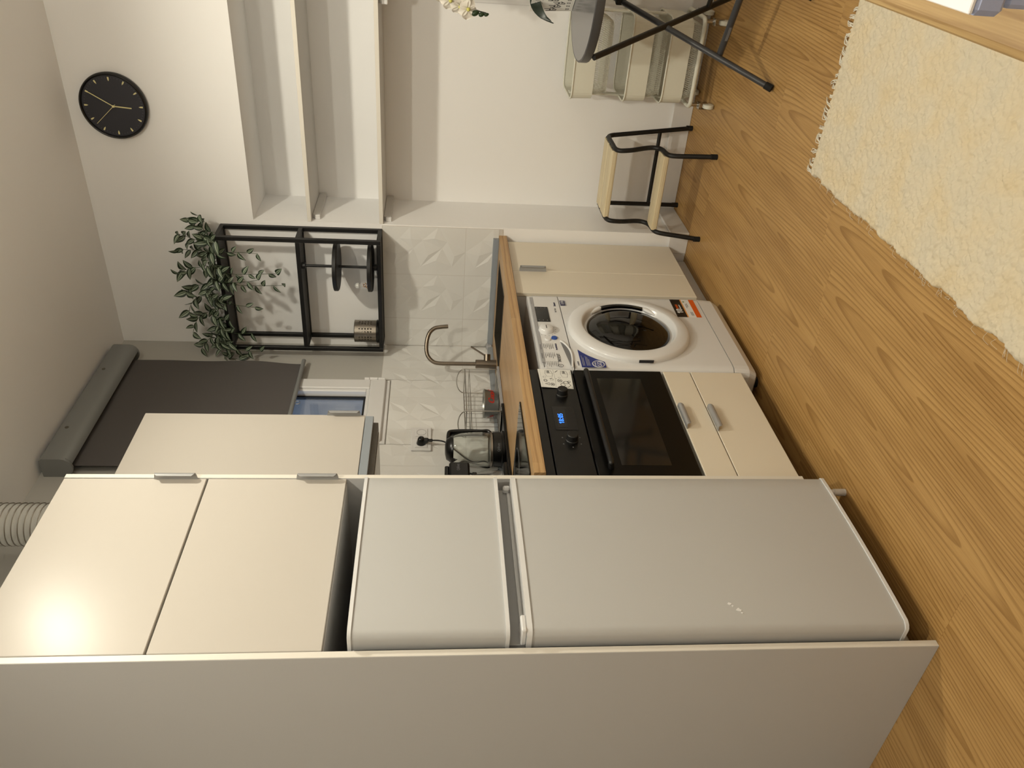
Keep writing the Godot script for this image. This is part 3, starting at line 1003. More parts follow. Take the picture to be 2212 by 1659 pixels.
func roller_blind():
	var t = thing("roller_blind", "half lowered dark grey roller blind with grey cassette over the window", "blind", v3(0, 2.67, 0.62))
	var z0 = 0.195; var z1 = 1.035
	var prof = []      # cassette section in x-y
	for i in 9:
		var a = PI * (1.0 + i / 8.0) 
		prof.append(Vector2(0.045 - cos(a) * -0.045, 2.705 + sin(a) * 0.040))
	prof.append(Vector2(0.09, 2.775)); prof.append(Vector2(0.082, 2.785)); prof.append(Vector2(0.0, 2.785))
	var X := Transform3D(Basis(Vector3(1, 0, 0), Vector3(0, 1, 0), Vector3(0, 0, 1)), Vector3.ZERO)
	var st = nst()
	var open = [Vector2(0.0, 2.785), Vector2(0.082, 2.785), Vector2(0.09, 2.775), Vector2(0.09, 2.705), Vector2(0.086, 2.686), Vector2(0.074, 2.672), Vector2(0.06, 2.667), Vector2(0.06, 2.671), Vector2(0.072, 2.676), Vector2(0.082, 2.688), Vector2(0.086, 2.706), Vector2(0.086, 2.773), Vector2(0.08, 2.781), Vector2(0.0, 2.781)]
	prism(st, open, z0, z1, X, true)
	pw(t, "cassette", st, M.blind_box)
	for z in [z0 - 0.012, z1]:
		st = nst()
		prism(st, prof, z, z + 0.012, X, true)
		pw(t, "end_cap", st, M.blind_box)
	for z in [0.40, 0.84]:
		st = nst()
		lathe(st, [Vector2(0.008, 0), Vector2(0.008, 0.0012), Vector2(0, 0.0012)], 14, Transform3D(Basis(Vector3(0, 0, 1), Vector3(1, 0, 0), Vector3(0, 1, 0)), v3(0.0898, 2.752, z)))
		pw(t, "cover_cap", st, M.hood_dark)
	# cloth with a slightly curling free edge
	st = nst()
	var nz = 24; var ny = 30
	var f = func(i, j):
		var u = float(i) / nz; var v = float(j) / ny
		var z = lerp(0.232, 1.018, u); var y = lerp(2.70, 1.885, v)
		var edge = exp(-u * 14.0)
		z += edge * 0.007 * sin(v * 9.0 + 0.6) * v
		return v3(0.034 + edge * 0.010 * sin(v * 11.0) * v + 0.0015 * sin(u * 9.0 + v * 3.0), y, z)
	for i in nz:
		for j in ny:
			var a = f.call(i, j); var b = f.call(i + 1, j); var c = f.call(i + 1, j + 1); var d = f.call(i, j + 1)
			var n = (b - a).cross(d - a).normalized()
			if n.x < 0: n = -n
			var off = v3(-0.0012, 0, 0)
			quad(st, a, b, c, d, n)
			quad(st, a + off, b + off, c + off, d + off, -n)
	pw(t, "cloth", st, M.blind)
	st = nst()
	tube(st, [v3(0.033, 2.71, z0), v3(0.033, 2.71, z1)], 0.02, 16)
	pw(t, "roller", st, M.blind)
	st = nst()
	tube(st, [v3(0.036, 1.880, 0.216), v3(0.036, 1.880, 1.03)], 0.010, 14)
	pw(t, "bottom_rail", st, M.blind_box)
	st = nst()
	var ring = []
	for i in 20:
		var a = TAU * i / 20
		ring.append(v3(0.046, 1.858 + cos(a) * 0.012, 0.585 + sin(a) * 0.012))
	tube(st, ring, 0.0018, 8, false, true)
	pw(t, "pull_ring", st, M.chrome)

func socket():
	var t = thing("wall_socket", "white double wall socket on the tiles beside the window", "socket", v3(0.008, 1.25, 0.80))
	var st = nst()
	bx(st, v3(0.006, 1.250, 0.722), v3(0.016, 1.338, 0.882), 0.003)
	pw(t, "cover_plate", st, M.white_plastic)
	for z in [0.763, 0.841]:
		var X := Transform3D(Basis(Vector3(0, 0, 1), Vector3(1, 0, 0), Vector3(0, 1, 0)), v3(0.0155, 1.294, z))
		st = nst()
		bx(st, v3(0.0155, 1.267, z - 0.0265), v3(0.0195, 1.321, z + 0.0265), 0.002)
		var ins = pw(t, "insert", st, M.white_plastic)
		st = nst()
		lathe(st, [Vector2(0.021, 0.004), Vector2(0.0205, 0.0052), Vector2(0.0195, 0.0045), Vector2(0.019, 0.001), Vector2(0, 0.001)], 28, X, 0.4)
		pw(ins, "well", st, M.grey_band)
		st = nst()
		for s in [-0.0095, 0.0095]:
			lathe(st, [Vector2(0.0026, 0.0016), Vector2(0, 0.0016)], 10, X.translated_local(v3(s, 0, 0)))
		pw(ins, "pin_hole", st, M.dark_print)
	# plug and cord of the kettle
	var p = thing("power_cord", "black power cord with its plug in the left socket", "cord", v3(0.02, 1.294, 0.841))
	st = nst()
	var X2 := Transform3D(Basis(Vector3(0, 0, 1), Vector3(1, 0, 0), Vector3(0, 1, 0)), v3(0.017, 1.294, 0.841))
	lathe(st, [Vector2(0.019, 0), Vector2(0.019, 0.010), Vector2(0.015, 0.028), Vector2(0.011, 0.034), Vector2(0, 0.035)], 20, X2, 0.5)
	bx(st, v3(0.026, 1.262, 0.831), v3(0.046, 1.294, 0.851), 0.004)
	bx(st, v3(0.030, 1.244, 0.835), v3(0.042, 1.264, 0.847), 0.003)
	pw(p, "plug", st, M.black_plastic)
	st = nst()
	var cps = [v3(0.036, 1.248, 0.841), v3(0.036, 1.215, 0.842), v3(0.04, 1.185, 0.862), v3(0.038, 1.150, 0.905), v3(0.034, 1.10, 0.965), v3(0.03, 1.065, 0.985), v3(0.028, 1.025, 0.975), v3(0.027, 1.0, 0.993), v3(0.03, 1.012, 1.015), v3(0.034, 1.06, 1.005), v3(0.036, 1.11, 0.985), v3(0.034, 1.135, 1.005), v3(0.032, 1.12, 1.035), v3(0.03, 1.07, 1.06), v3(0.03, 1.0, 1.055), v3(0.04, 0.966, 1.04)]
	tube(st, smoothed(cps, 6), 0.0035, 8)
	pw(p, "cable", st, M.black_plastic)

# ---------------------------------------------------------------- kitchen run
const F := 0.615       # fronts of the base units
const FO := 0.632      # fronts of the oven and its drawers
const WX := 0.638
const WY := 0.938

func uvbox(st, lo, hi, lx, lz, along_z = true):
	# box whose grain runs along z; texture covers lx across and lz along
	var c = [lo, v3(hi.x, lo.y, lo.z), v3(hi.x, hi.y, lo.z), v3(lo.x, hi.y, lo.z), v3(lo.x, lo.y, hi.z), v3(hi.x, lo.y, hi.z), hi, v3(lo.x, hi.y, hi.z)]
	var fs = [[0, 1, 2, 3, Vector3.FORWARD], [4, 5, 6, 7, Vector3.BACK], [0, 4, 7, 3, Vector3.LEFT], [1, 5, 6, 2, Vector3.RIGHT], [3, 2, 6, 7, Vector3.UP], [0, 1, 5, 4, Vector3.DOWN]]
	for f in fs:
		var v = []; var u = []
		for k in 4:
			var p = c[f[k]]
			v.append(p)
			u.append(Vector2((p.x + p.y) / lx, (p.z + p.y * 0.1) / lz) if along_z else Vector2((p.z + p.y) / lx, p.x / lz))
		uvquad(st, v, u, f[4])

func worktop():
	var t = thing("worktop", "wood-look kitchen worktop running over the oven and washing machine", "worktop", v3(0, WY - 0.037, 0))
	var st = nst()
	var y0 = WY - 0.037
	uvbox(st, v3(0.004, y0, 0.004), v3(0.14, WY, 1.754), 0.30, 0.9)
	uvbox(st, v3(0.14, y0, 0.004), v3(0.553, WY, 0.112), 0.30, 0.9)
	uvbox(st, v3(0.14, y0, 0.464), v3(0.553, WY, 1.754), 0.30, 0.9)
	uvbox(st, v3(0.553, y0, 0.004), v3(WX - 0.002, WY, 1.754), 0.30, 0.9)
	pw(t, "board", st, M.worktop)
	st = nst()
	uvbox(st, v3(WX - 0.002, y0 + 0.001, 0.004), v3(WX, WY - 0.001, 1.754), 0.30, 0.9)
	pw(t, "front_edge", st, M.worktop)
	# sealing strips where the worktop meets the walls
	var g = thing("sealing_strip", "grey sealing strip along the worktop under the tiles", "strip", v3(0.0, WY, 0.0))
	st = nst()
	var pr = [Vector2(0, 0), Vector2(0.024, 0), Vector2(0.023, 0.010), Vector2(0.017, 0.020), Vector2(0.008, 0.026), Vector2(0, 0.027)]
	prism(st, pr, 0.02, 0.625, Transform3D(Basis(Vector3(0, 0, 1), Vector3(0, 1, 0), Vector3(1, 0, 0)), v3(0, WY + 0.0005, 0.006)), true)
	pw(g, "strip", st, M.seal)
	st = nst()
	prism(st, pr, 0.045, 1.75, Transform3D(Basis(), v3(0.006, WY + 0.0005, 0)), true)
	pw(g, "strip", st, M.seal)
	st = nst()
	bx(st, v3(0.006, WY + 0.0005, 0.006), v3(0.034, WY + 0.033, 0.045), 0.008)
	pw(g, "corner_piece", st, M.grey_band)
	# sink
	var s = thing("kitchen_sink", "sunken stainless steel sink in the worktop corner", "sink", v3(0.35, 0.78, 0.29))
	st = nst()
	var xa = 0.142; var xb = 0.551; var za = 0.114; var zb = 0.462; var yb = 0.78; var yt = WY - 0.001
	quad(st, v3(xa, yb, za), v3(xb, yb, za), v3(xb, yt, za), v3(xa, yt, za), Vector3.BACK)
	quad(st, v3(xa, yb, zb), v3(xb, yb, zb), v3(xb, yt, zb), v3(xa, yt, zb), Vector3.FORWARD)
	quad(st, v3(xa, yb, za), v3(xa, yb, zb), v3(xa, yt, zb), v3(xa, yt, za), Vector3.RIGHT)
	quad(st, v3(xb, yb, za), v3(xb, yb, zb), v3(xb, yt, zb), v3(xb, yt, za), Vector3.LEFT)
	quad(st, v3(xa, yb, za), v3(xb, yb, za), v3(xb, yb, zb), v3(xa, yb, zb), Vector3.UP)
	pw(s, "bowl", st, M.sink)
	st = nst()
	bx(st, v3(xa - 0.006, WY, za - 0.006), v3(xb + 0.006, WY + 0.0015, za + 0.001), 0.0005)
	bx(st, v3(xa - 0.006, WY, zb - 0.001), v3(xb + 0.006, WY + 0.0015, zb + 0.006), 0.0005)
	bx(st, v3(xa - 0.006, WY, za), v3(xa + 0.001, WY + 0.0015, zb), 0.0005)
	bx(st, v3(xb - 0.001, WY, za), v3(xb + 0.006, WY + 0.0015, zb), 0.0005)
	pw(s, "rim", st, M.brushed)
	st = nst()
	lathe(st, [Vector2(0.04, 0.001), Vector2(0.038, 0.003), Vector2(0, 0.002)], 24, Transform3D(Basis(), v3(0.35, yb, 0.29)))
	pw(s, "drain", st, M.steel)
	# hob
	var h = thing("induction_hob", "black glass hob set in the worktop over the oven", "hob", v3(0.33, WY, 1.50))
	st = nst()
	bx(st, v3(0.09, WY + 0.0003, 1.315), v3(0.589, WY + 0.0055, 1.70), 0.0012)
	pw(h, "glass_top", st, M.black_gloss)
	st = nst()
	for z in [1.41, 1.60]:
		st = nst()
		var rg = []
		for i in 40:
			rg.append(v3(0.36 + cos(TAU * i / 40) * 0.075, WY + 0.0056, z + sin(TAU * i / 40) * 0.075))
		tube(st, rg, 0.0006, 4, false, true)
		pw(h, "cooking_zone", st, M.grey_print)
	# tap
	var f = thing("kitchen_tap", "brushed steel kitchen tap with swan spout and side lever behind the sink", "tap", v3(0.09, WY, 0.305))
	var b = f.position
	st = nst()
	lathe(st, [Vector2(0, 0.0005), Vector2(0.0215, 0.0005), Vector2(0.0215, 0.100), Vector2(0.0195, 0.102), Vector2(0, 0.102)], 28)
	pt(f, "body", st, M.brushed)
	st = nst()
	var sp = [v3(0, 0.100, 0), v3(0, 0.19, 0), v3(0, 0.275, 0), v3(0.008, 0.312, -0.006), v3(0.034, 0.338, -0.026), v3(0.075, 0.342, -0.058), v3(0.115, 0.330, -0.088), v3(0.135, 0.306, -0.104), v3(0.141, 0.276, -0.109), v3(0.144, 0.238, -0.112)]
	tube(st, smoothed(sp, 6), 0.0098, 14)
	pt(f, "spout", st, M.brushed)
	st = nst()
	var hd = v3(0.78, 0, -0.63)
	tube(st, [v3(0, 0.045, 0) + hd * 0.015, v3(0, 0.045, 0) + hd * 0.048], 0.0165, 18)
	var hb = pt(f, "lever_hub", st, M.brushed)
	st = nst()
	tube(st, [v3(0, 0.055, 0) + hd * 0.042, v3(0, 0.125, 0) + hd * 0.085], 0.0042, 10)
	pt(hb, "lever", st, M.brushed)

func pull(parent, a, b, out, drop, m):
	# edge pull: a lip that bends out of the front's edge and turns down; a, b are its ends, out the way it stands out, drop its turned-down side
	var st = nst()
	var d = (b - a).normalized()
	var on = out.normalized(); var dn = drop.normalized()
	var pr = [[0.0, 0.0, 0.0], [0.55, 0.0, 0.002], [0.86, 0.06, 0.004], [0.98, 0.26, 0.005], [1.0, 0.5, 0.006], [0.98, 0.78, 0.008], [0.90, 1.0, 0.013]]
	var nn = [-dn, -dn, (on - dn).normalized(), (on * 2.0 - dn).normalized(), on, (on * 3.0 + dn).normalized(), (on + dn).normalized()]
	var A = []; var B = []; var A2 = []; var B2 = []
	for i in pr.size():
		var q = pr[i]
		A.append(a + out * q[0] + drop * q[1] + d * q[2]); B.append(b + out * q[0] + drop * q[1] - d * q[2])
		var t = -nn[i] * 0.003
		if i == 0: t = dn * 0.003
		A2.append(A[i] + t); B2.append(B[i] + t)
	for i in pr.size() - 1:
		var mid = nn[i] + nn[i + 1]
		tri(st, A[i], B[i], B[i + 1], mid, nn[i], nn[i], nn[i + 1])
		tri(st, A[i], B[i + 1], A[i + 1], mid, nn[i], nn[i + 1], nn[i + 1])
		quad(st, A2[i], B2[i], B2[i + 1], A2[i + 1], -mid.normalized())
		quad(st, A[i], A[i + 1], A2[i + 1], A2[i], -d)
		quad(st, B[i], B[i + 1], B2[i + 1], B2[i], d)
	var e = pr.size() - 1
	quad(st, A[e], B[e], B2[e], A2[e], dn)
	return pw(parent, "handle", st, m)

func base_units():
	# narrow cupboard by the niche
	var t = thing("base_cabinet", "cream base cabinet with a narrow door at the niche end of the worktop", "cabinet", v3(0.3, 0, 0.28))
	var st = nst()
	bx(st, v3(0.03, 0.092, 0.016), v3(F - 0.02, 0.108, 0.545))
	bx(st, v3(0.03, 0.108, 0.016), v3(F - 0.02, 0.899, 0.032))
	bx(st, v3(0.03, 0.108, 0.529), v3(F - 0.02, 0.899, 0.545))
	bx(st, v3(0.03, 0.108, 0.032), v3(0.038, 0.899, 0.529))
	pw(t, "body", st, M.carcass)
	st = nst()
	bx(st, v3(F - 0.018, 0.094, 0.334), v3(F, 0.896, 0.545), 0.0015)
	var d = pw(t, "door", st, M.base_cream_lit)
	pull(d, v3(F, 0.866, 0.334), v3(F, 0.742, 0.334), v3(0.030, 0, -0.002), v3(0, 0, 0.016), M.grey_pull)
	st = nst()
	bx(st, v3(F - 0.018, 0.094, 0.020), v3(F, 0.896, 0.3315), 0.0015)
	pw(t, "filler_panel", st, M.base_cream_lit)
	st = nst()
	bx(st, v3(0.52, 0, 0.014), v3(0.535, 0.09, 0.56))
	pw(t, "plinth", st, M.carcass)
	# two drawers under the oven
	t = thing("drawer_unit", "cream drawer unit with two drawer fronts under the black oven", "drawer unit", v3(0.3, 0, 1.47))
	st = nst()
	bx(st, v3(0.03, 0.100, 1.176), v3(FO - 0.02, 0.402, 1.766))
	pw(t, "body", st, M.carcass)
	var dr = [[0.2985, 0.3995, 1.392, 1.521, 0.302], [0.099, 0.2945, 1.397, 1.533, 0.29]]
	for q in dr:
		st = nst()
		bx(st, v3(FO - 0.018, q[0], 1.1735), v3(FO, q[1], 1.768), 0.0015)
		d = pw(t, "drawer_front", st, M.base_cream_lit)
		pull(d, v3(FO, q[1], q[2]), v3(FO, q[1], q[3]), v3(0.020, 0.001, 0), v3(0, -0.017, 0), M.grey_pull)
	st = nst()
	bx(st, v3(0.48, 0, 1.20), v3(0.495, 0.098, 1.766))
	pw(t, "plinth", st, M.black_satin)  # added board, coloured dark to paint the shade under the drawers

func oven():
	var t = thing("built_in_oven", "black built-in oven with glass door and blue clock digits", "oven", v3(0.33, 0.40, 1.446))
	var za = 1.1735; var zb = 1.768
	var st = nst()
	bx(st, v3(0.06, 0.4035, za + 0.005), v3(FO - 0.02, 0.86, zb - 0.005))
	pw(t, "casing", st, M.black_satin)
	st = nst()
	bx(st, v3(FO - 0.019, 0.871, za), v3(FO + 0.0005, 0.9, zb), 0.001)
	pw(t, "filler_strip", st, M.black_satin)
	st = nst()
	bx(st, v3(FO - 0.02, 0.742, za), v3(FO + 0.001, 0.866, zb), 0.002)
	var cp = pw(t, "control_panel", st, M.black_satin)
	st = nst()
	bx(st, v3(FO - 0.02, 0.409, za), v3(FO + 0.002, 0.7375, zb), 0.003)
	var door = pw(t, "door", st, M.oven_door)
	st = nst()
	bx(st, v3(FO + 0.0020, 0.497, 1.2285), v3(FO + 0.0026, 0.658, 1.714))
	pw(door, "door_window", st, M.oven_glass)
	# bar handle
	st = nst()
	var hy = 0.697; var hx = FO + 0.026; var h0 = 1.212; var h1 = 1.727; var dx = FO + 0.002
	tube(st, smoothed([v3(dx, hy - 0.004, h0), v3(hx - 0.008, hy, h0), v3(hx, hy, h0 + 0.014), v3(hx, hy, h0 + 0.15), v3(hx, hy, h1 - 0.15), v3(hx, hy, h1 - 0.014), v3(hx - 0.008, hy, h1), v3(dx, hy - 0.004, h1)], 5), 0.0095, 12)
	pw(door, "handle", st, M.black_metal)
	# knobs
	for z in [1.334, 1.591]:
		st = nst()
		lathe(st, [Vector2(0.021, 0), Vector2(0.021, 0.006), Vector2(0.019, 0.008), Vector2(0.018, 0.026), Vector2(0.016, 0.028), Vector2(0, 0.028)], 28, Transform3D(Basis(Vector3(0, 0, 1), Vector3(1, 0, 0), Vector3(0, 1, 0)), v3(FO + 0.001, 0.799, z)))
		pw(cp, "knob", st, M.black_metal)
	st = nst()
	for i in 6:
		var a = TAU * i / 6.0
		bx(st, v3(FO + 0.0010, 0.797 + sin(a) * 0.033, 1.589 + cos(a) * 0.033), v3(FO + 0.0015, 0.801 + sin(a) * 0.033, 1.593 + cos(a) * 0.033))
	stuff(pw(cp, "knob_symbols", st, M.logo_grey))
	st = nst()
	bx(st, v3(FO + 0.0010, 0.768, 1.405), v3(FO + 0.0025, 0.843, 1.535), 0.0005)
	var dp = pw(cp, "display_surround", st, M.black_gloss)
	st = nst()
	bx(st, v3(FO + 0.0025, 0.802, 1.424), v3(FO + 0.0030, 0.835, 1.523))
	pw(dp, "display", st, M.display)
	txt(dp, "18:05", 0.0165, v3(FO + 0.0034, 0.8195, 1.4745), FACE_X, M.digit, true, "clock_digits")
	# instruction leaflet stuck on the panel
	var s = thing("instruction_leaflet", "white instruction leaflet with small drawings stuck on the oven's control panel", "leaflet", v3(FO + 0.002, 0.742, 1.236))
	st = nst()
	var x = FO + 0.0025
	var v = [v3(x, 0.748, 1.178), v3(x, 0.7525, 1.2985), v3(x + 0.003, 0.867, 1.2915), v3(x + 0.003, 0.8695, 1.177)]
	uvquad(st, v, [Vector2(1, 1), Vector2(0, 1), Vector2(0, 0), Vector2(1, 0)], Vector3.RIGHT)
	for q in 4:
		v[q] -= v3(0.0008, 0, 0)
	uvquad(st, v, [Vector2(0.01, 0.01), Vector2(0.01, 0.01), Vector2(0.01, 0.01), Vector2(0.01, 0.01)], Vector3.LEFT)
	pw(s, "paper", st, M.sheet)

func washer():
	var t = thing("washing_machine", "white front-loading washing machine with dark round door under the worktop", "washing machine", v3(0.35, 0, 0.892))
	var za = 0.594; var zb = 1.170; var xf = 0.64
	var st = nst()
	# cabinet: rounded front corners in plan
	var plan = [Vector2(0.07, za), Vector2(xf - 0.03, za), Vector2(xf - 0.012, za + 0.006), Vector2(xf - 0.003, za + 0.018), Vector2(xf, za + 0.038), Vector2(xf, zb - 0.038), Vector2(xf - 0.003, zb - 0.018), Vector2(xf - 0.012, zb - 0.006), Vector2(xf - 0.03, zb), Vector2(0.07, zb)]
	var Y := Transform3D(Basis(Vector3(1, 0, 0), Vector3(0, 0, 1), Vector3(0, 1, 0)), Vector3.ZERO)   # outline x-z, extruded up
	prism(st, plan, 0.123, 0.727, Y, true)
	pw(t, "cabinet", st, M.appliance)
	st = nst()
	prism(st, plan, 0.7305, 0.835, Y, true)
	var fx = xf + 0.001
	var cpn = pw(t, "control_panel", st, M.appliance)
	st = nst()
	var tp = []
	for q in plan: tp.append(Vector2(min(q.x, xf - 0.006), clamp(q.y, za + 0.004, zb - 0.004)))
	prism(st, tp, 0.835, 0.857, Y, true)
	pw(t, "top_panel", st, M.appliance)
	st = nst()
	# kick panel tucks back towards the floor
	var kp = []
	for s in [[0.1195, 0.0], [0.06, 0.004], [0.03, 0.022], [0.02, 0.045]]:
		var row = []
		for q in plan: row.append(v3(q.x - s[1] if q.x > 0.1 else q.x, s[0], clamp(q.y, za + s[1] * 0.6, zb - s[1] * 0.6)))
		kp.append(row)
	for i in 3:
		for j in plan.size():
			var k = (j + 1) % plan.size()
			var n = (kp[i][k] - kp[i][j]).cross(kp[i + 1][j] - kp[i][j])
			if n.length() > 1e-12:
				n = n.normalized()
				var cen = v3(0.35, kp[i][j].y, 0.892)
				if n.dot(kp[i][j] - cen) < 0: n = -n
				quad(st, kp[i][j], kp[i][k], kp[i + 1][k], kp[i + 1][j], n)
	for j in range(1, plan.size() - 1):
		tri(st, kp[3][0], kp[3][j], kp[3][j + 1], Vector3.DOWN)
		tri(st, kp[0][0], kp[0][j], kp[0][j + 1], Vector3.UP)
	pw(t, "kick_panel", st, M.appliance)
	st = nst()
	for q in [[0.14, za + 0.06], [0.14, zb - 0.06], [0.55, za + 0.06], [0.55, zb - 0.06]]:
		st = nst()
		lathe(st, [Vector2(0.022, 0), Vector2(0.022, 0.022), Vector2(0, 0.022)], 12, Transform3D(Basis(), v3(q[0], 0, q[1])))
		pw(t, "foot", st, M.rubber)
	# round door
	var c = v3(xf, 0.476, 0.892)
	var X := Transform3D(Basis(Vector3(0, 0, 1), Vector3(1, 0, 0), Vector3(0, 1, 0)), c)
	st = nst()
	lathe(st, [Vector2(0.243, 0.0), Vector2(0.2428, 0.010), Vector2(0.239, 0.018), Vector2(0.230, 0.0225), Vector2(0.210, 0.0255), Vector2(0.193, 0.0265), Vector2(0.187, 0.0245), Vector2(0.183, 0.018), Vector2(0.176, 0.002), Vector2(0.172, -0.006), Vector2(0.165, -0.008)], 96, X, 0.45)
	var door = pw(t, "door", st, M.appliance)
	st = nst()
	lathe(st, [Vector2(0.168, -0.008), Vector2(0.166, 0.004), Vector2(0.155, 0.010), Vector2(0.12, 0.020), Vector2(0.06, 0.026), Vector2(0, 0.0275)], 72, X, 0.4)
	pw(door, "door_glass", st, M.washer_glass)
	# grip: a dark piece paints the hollow's shade behind the ring, between two raised ends
	st = nst()
	var gi = []
	for i in 13: gi.append(Vector2(-cos(deg_to_rad(-30.0 + 5.0 * i)), sin(deg_to_rad(-30.0 + 5.0 * i))) * 0.166)
	for i in 13: gi.append(Vector2(-cos(deg_to_rad(30.0 - 5.0 * i)), sin(deg_to_rad(30.0 - 5.0 * i))) * 0.1835)
	prism(st, gi, 0.010, 0.0195, Transform3D(Basis(Vector3(0, 0, 1), Vector3(0, 1, 0), Vector3(1, 0, 0)), c))
	pw(door, "grip_shade", st, M.washer_glass)
	for s in [-1.0, 1.0]:
		st = nst()
		var ge = []
		for i in 7:
			var a = deg_to_rad(s * (29.0 + 3.2 * i))
			ge.append(c + v3(0.016 - 0.0015 * i, sin(a) * 0.178, -cos(a) * 0.178))
		tube(st, ge, [0.004, 0.009, 0.010, 0.0095, 0.008, 0.006, 0.003], 10)
		pw(door, "grip_end", st, M.appliance)
	st = nst()
	bx(st, v3(xf + 0.004, 0.428, 1.1325), v3(xf + 0.016, 0.484, 1.1365), 0.001)
	pw(door, "hinge_cover", st, M.dark_print)
	# control panel: grey band, display, knob, buttons, drawer grip
	st = nst()
	bx(st, v3(fx - 0.001, 0.836, za + 0.04), v3(fx + 0.0003, 0.849, zb - 0.03))
	pw(cpn, "grey_band", st, M.grey_band)
	st = nst()
	bx(st, v3(fx - 0.001, 0.782, 0.716), v3(fx + 0.0015, 0.835, 0.836), 0.0006)
	pw(cpn, "display", st, M.display)
	st = nst()
	for i in 3:
		for z in [0.726, 0.826]:
			bx(st, v3(fx + 0.0015, 0.792 + i * 0.017, z - 0.003), v3(fx + 0.0018, 0.795 + i * 0.017, z + 0.003))
	stuff(pw(cpn, "display_marks", st, M.logo_grey))
	st = nst()
	var K := Transform3D(Basis(Vector3(0, 0, 1), Vector3(1, 0, 0), Vector3(0, 1, 0)), v3(fx, 0.808, 0.905))
	lathe(st, [Vector2(0.030, -0.001), Vector2(0.0295, 0.004), Vector2(0.0265, 0.0155), Vector2(0.0245, 0.017), Vector2(0, 0.017)], 36, K, 0.7)
	var kn = pw(cpn, "programme_knob", st, M.appliance)
	st = nst()
	bx(st, v3(fx + 0.0168, 0.8065, 0.892), v3(fx + 0.0174, 0.8095, 0.916))
	pw(kn, "knob_mark", st, M.dark_print)
	st = nst()
	for i in 14:
		var a = TAU * (i + 0.5) / 16.0
		bx(st, v3(fx, 0.808 + cos(a) * 0.0385 - 0.0014, 0.905 + sin(a) * 0.040 - 0.0014), v3(fx + 0.0003, 0.808 + cos(a) * 0.0385 + 0.0014, 0.905 + sin(a) * 0.040 + 0.0014))
	stuff(pw(cpn, "dial_marks", st, M.grey_print))
	for q in [[0.808, 0.972, 0.0115, 0], [0.782, 0.962, 0.012, 1]]:
		st = nst()
		lathe(st, [Vector2(q[2], -0.001), Vector2(q[2], 0.003), Vector2(q[2] * 0.85, 0.0045), Vector2(0, 0.0045)], 22, Transform3D(Basis(Vector3(0, 0, 1), Vector3(1, 0, 0), Vector3(0, 1, 0)), v3(fx, q[0], q[1])))
		pw(cpn, "button", st, M.blue_button if q[3] else M.appliance, "round blue button" if q[3] else "")
	# printed programme list: short lines too small to read
	rng.seed = 5
	st = nst()
	var sh = nst()
	for col in [[1.01, 6], [1.075, 6], [1.135, 7]]:
		for i in col[1]:
			var y = 0.829 - i * 0.0068
			var w = rng.randf_range(0.018, 0.034)
			bx(st, v3(fx, y, col[0]), v3(fx + 0.0002, y + 0.0017, col[0] + w))
			bx(st, v3(fx, y - 0.0002, col[0] - 0.006), v3(fx + 0.0002, y + 0.0022, col[0] - 0.0035))
		bx(sh, v3(fx + 0.0003, 0.8405, col[0]), v3(fx + 0.0006, 0.8445, col[0] + 0.036))
	for i in 3:
		bx(st, v3(fx, 0.845 - 0.0, 0.66 + i * 0.012), v3(fx + 0.0006, 0.8465, 0.668 + i * 0.012))
		bx(st, v3(fx, 0.7400 + i * 0.003, 1.01), v3(fx + 0.0002, 0.7408 + i * 0.003, 1.035))
	stuff(pw(cpn, "programme_list", st, M.grey_print))
	stuff(pw(cpn, "list_headings", sh, M.grey_print))
	txt(cpn, "Push&Wash", 0.006, v3(fx + 0.0002, 0.7825, 1.026), FACE_X, M.blue_dark, true)
	txt(cpn, "My Time", 0.0065, v3(fx + 0.0002, 0.752, 0.74), FACE_X, M.grey_print)
	txt(cpn, "Innex", 0.0085, v3(fx + 0.0002, 0.750, 0.69), FACE_X, M.blue_dark, true, "lettering", "Droid Sans", 1.0, 0.2)
	txt(cpn, "INDESIT", 0.0115, v3(fx + 0.0002, 0.7815, 1.105), FACE_X, M.dark_print, false, "brand_lettering")
	st = nst()
	var rg = []
	for i in 28: rg.append(v3(fx + 0.0002, 0.781 + cos(TAU * i / 28) * 0.0095, 1.158 + sin(TAU * i / 28) * 0.0095))
	tube(st, rg, 0.0009, 4, false, true)
	bx(st, v3(fx, 0.7775, 1.1573), v3(fx + 0.0004, 0.7845, 1.1588))
	pw(cpn, "brand_emblem", st, M.dark_print)
	# grip of the detergent drawer: a long curved hollow
	st = nst()
	var lens = []
	for i in 15:
		var u = i / 14.0
		lens.append(Vector2(lerp(0.985, 1.172, u), 0.7625 - 0.021 * u))
	for i in 15:
		var u = 1.0 - i / 14.0
		lens.append(Vector2(lerp(0.985, 1.172, u), 0.7625 - 0.021 * u - 0.021 * sin(PI * pow(u, 0.75))))
	prism(st, lens, fx - 0.0005, fx + 0.0004, Transform3D(Basis(Vector3(0, 0, 1), Vector3(0, 1, 0), Vector3(1, 0, 0)), Vector3.ZERO))
	pw(cpn, "drawer_grip", st, M.grey_print)
	st = nst()
	var lp = []
	for i in 15:
		var u = i / 14.0
		lp.append(v3(fx + 0.001, 0.7625 - 0.021 * u - 0.021 * sin(PI * pow(u, 0.75)) - 0.002, lerp(0.985, 1.172, u)))
	tube(st, lp, 0.0042, 10)
	pw(cpn, "grip_lip", st, M.appliance)
	# stickers
	var sx = xf + 0.0004
	var blk = pw(t, "warranty_sticker", strip_yz(sx, 0.200, 0.2435, 0.621, 0.771), M.sticker_black)
	pw(blk, "orange_line", strip_yz(sx, 0.1945, 0.200, 0.621, 0.771), M.orange_pale)
	pw(blk, "white_field", strip_yz(sx, 0.162, 0.1945, 0.621, 0.771), M.white_print)
	pw(blk, "orange_field", strip_yz(sx, 0.140, 0.162, 0.621, 0.771), M.orange)
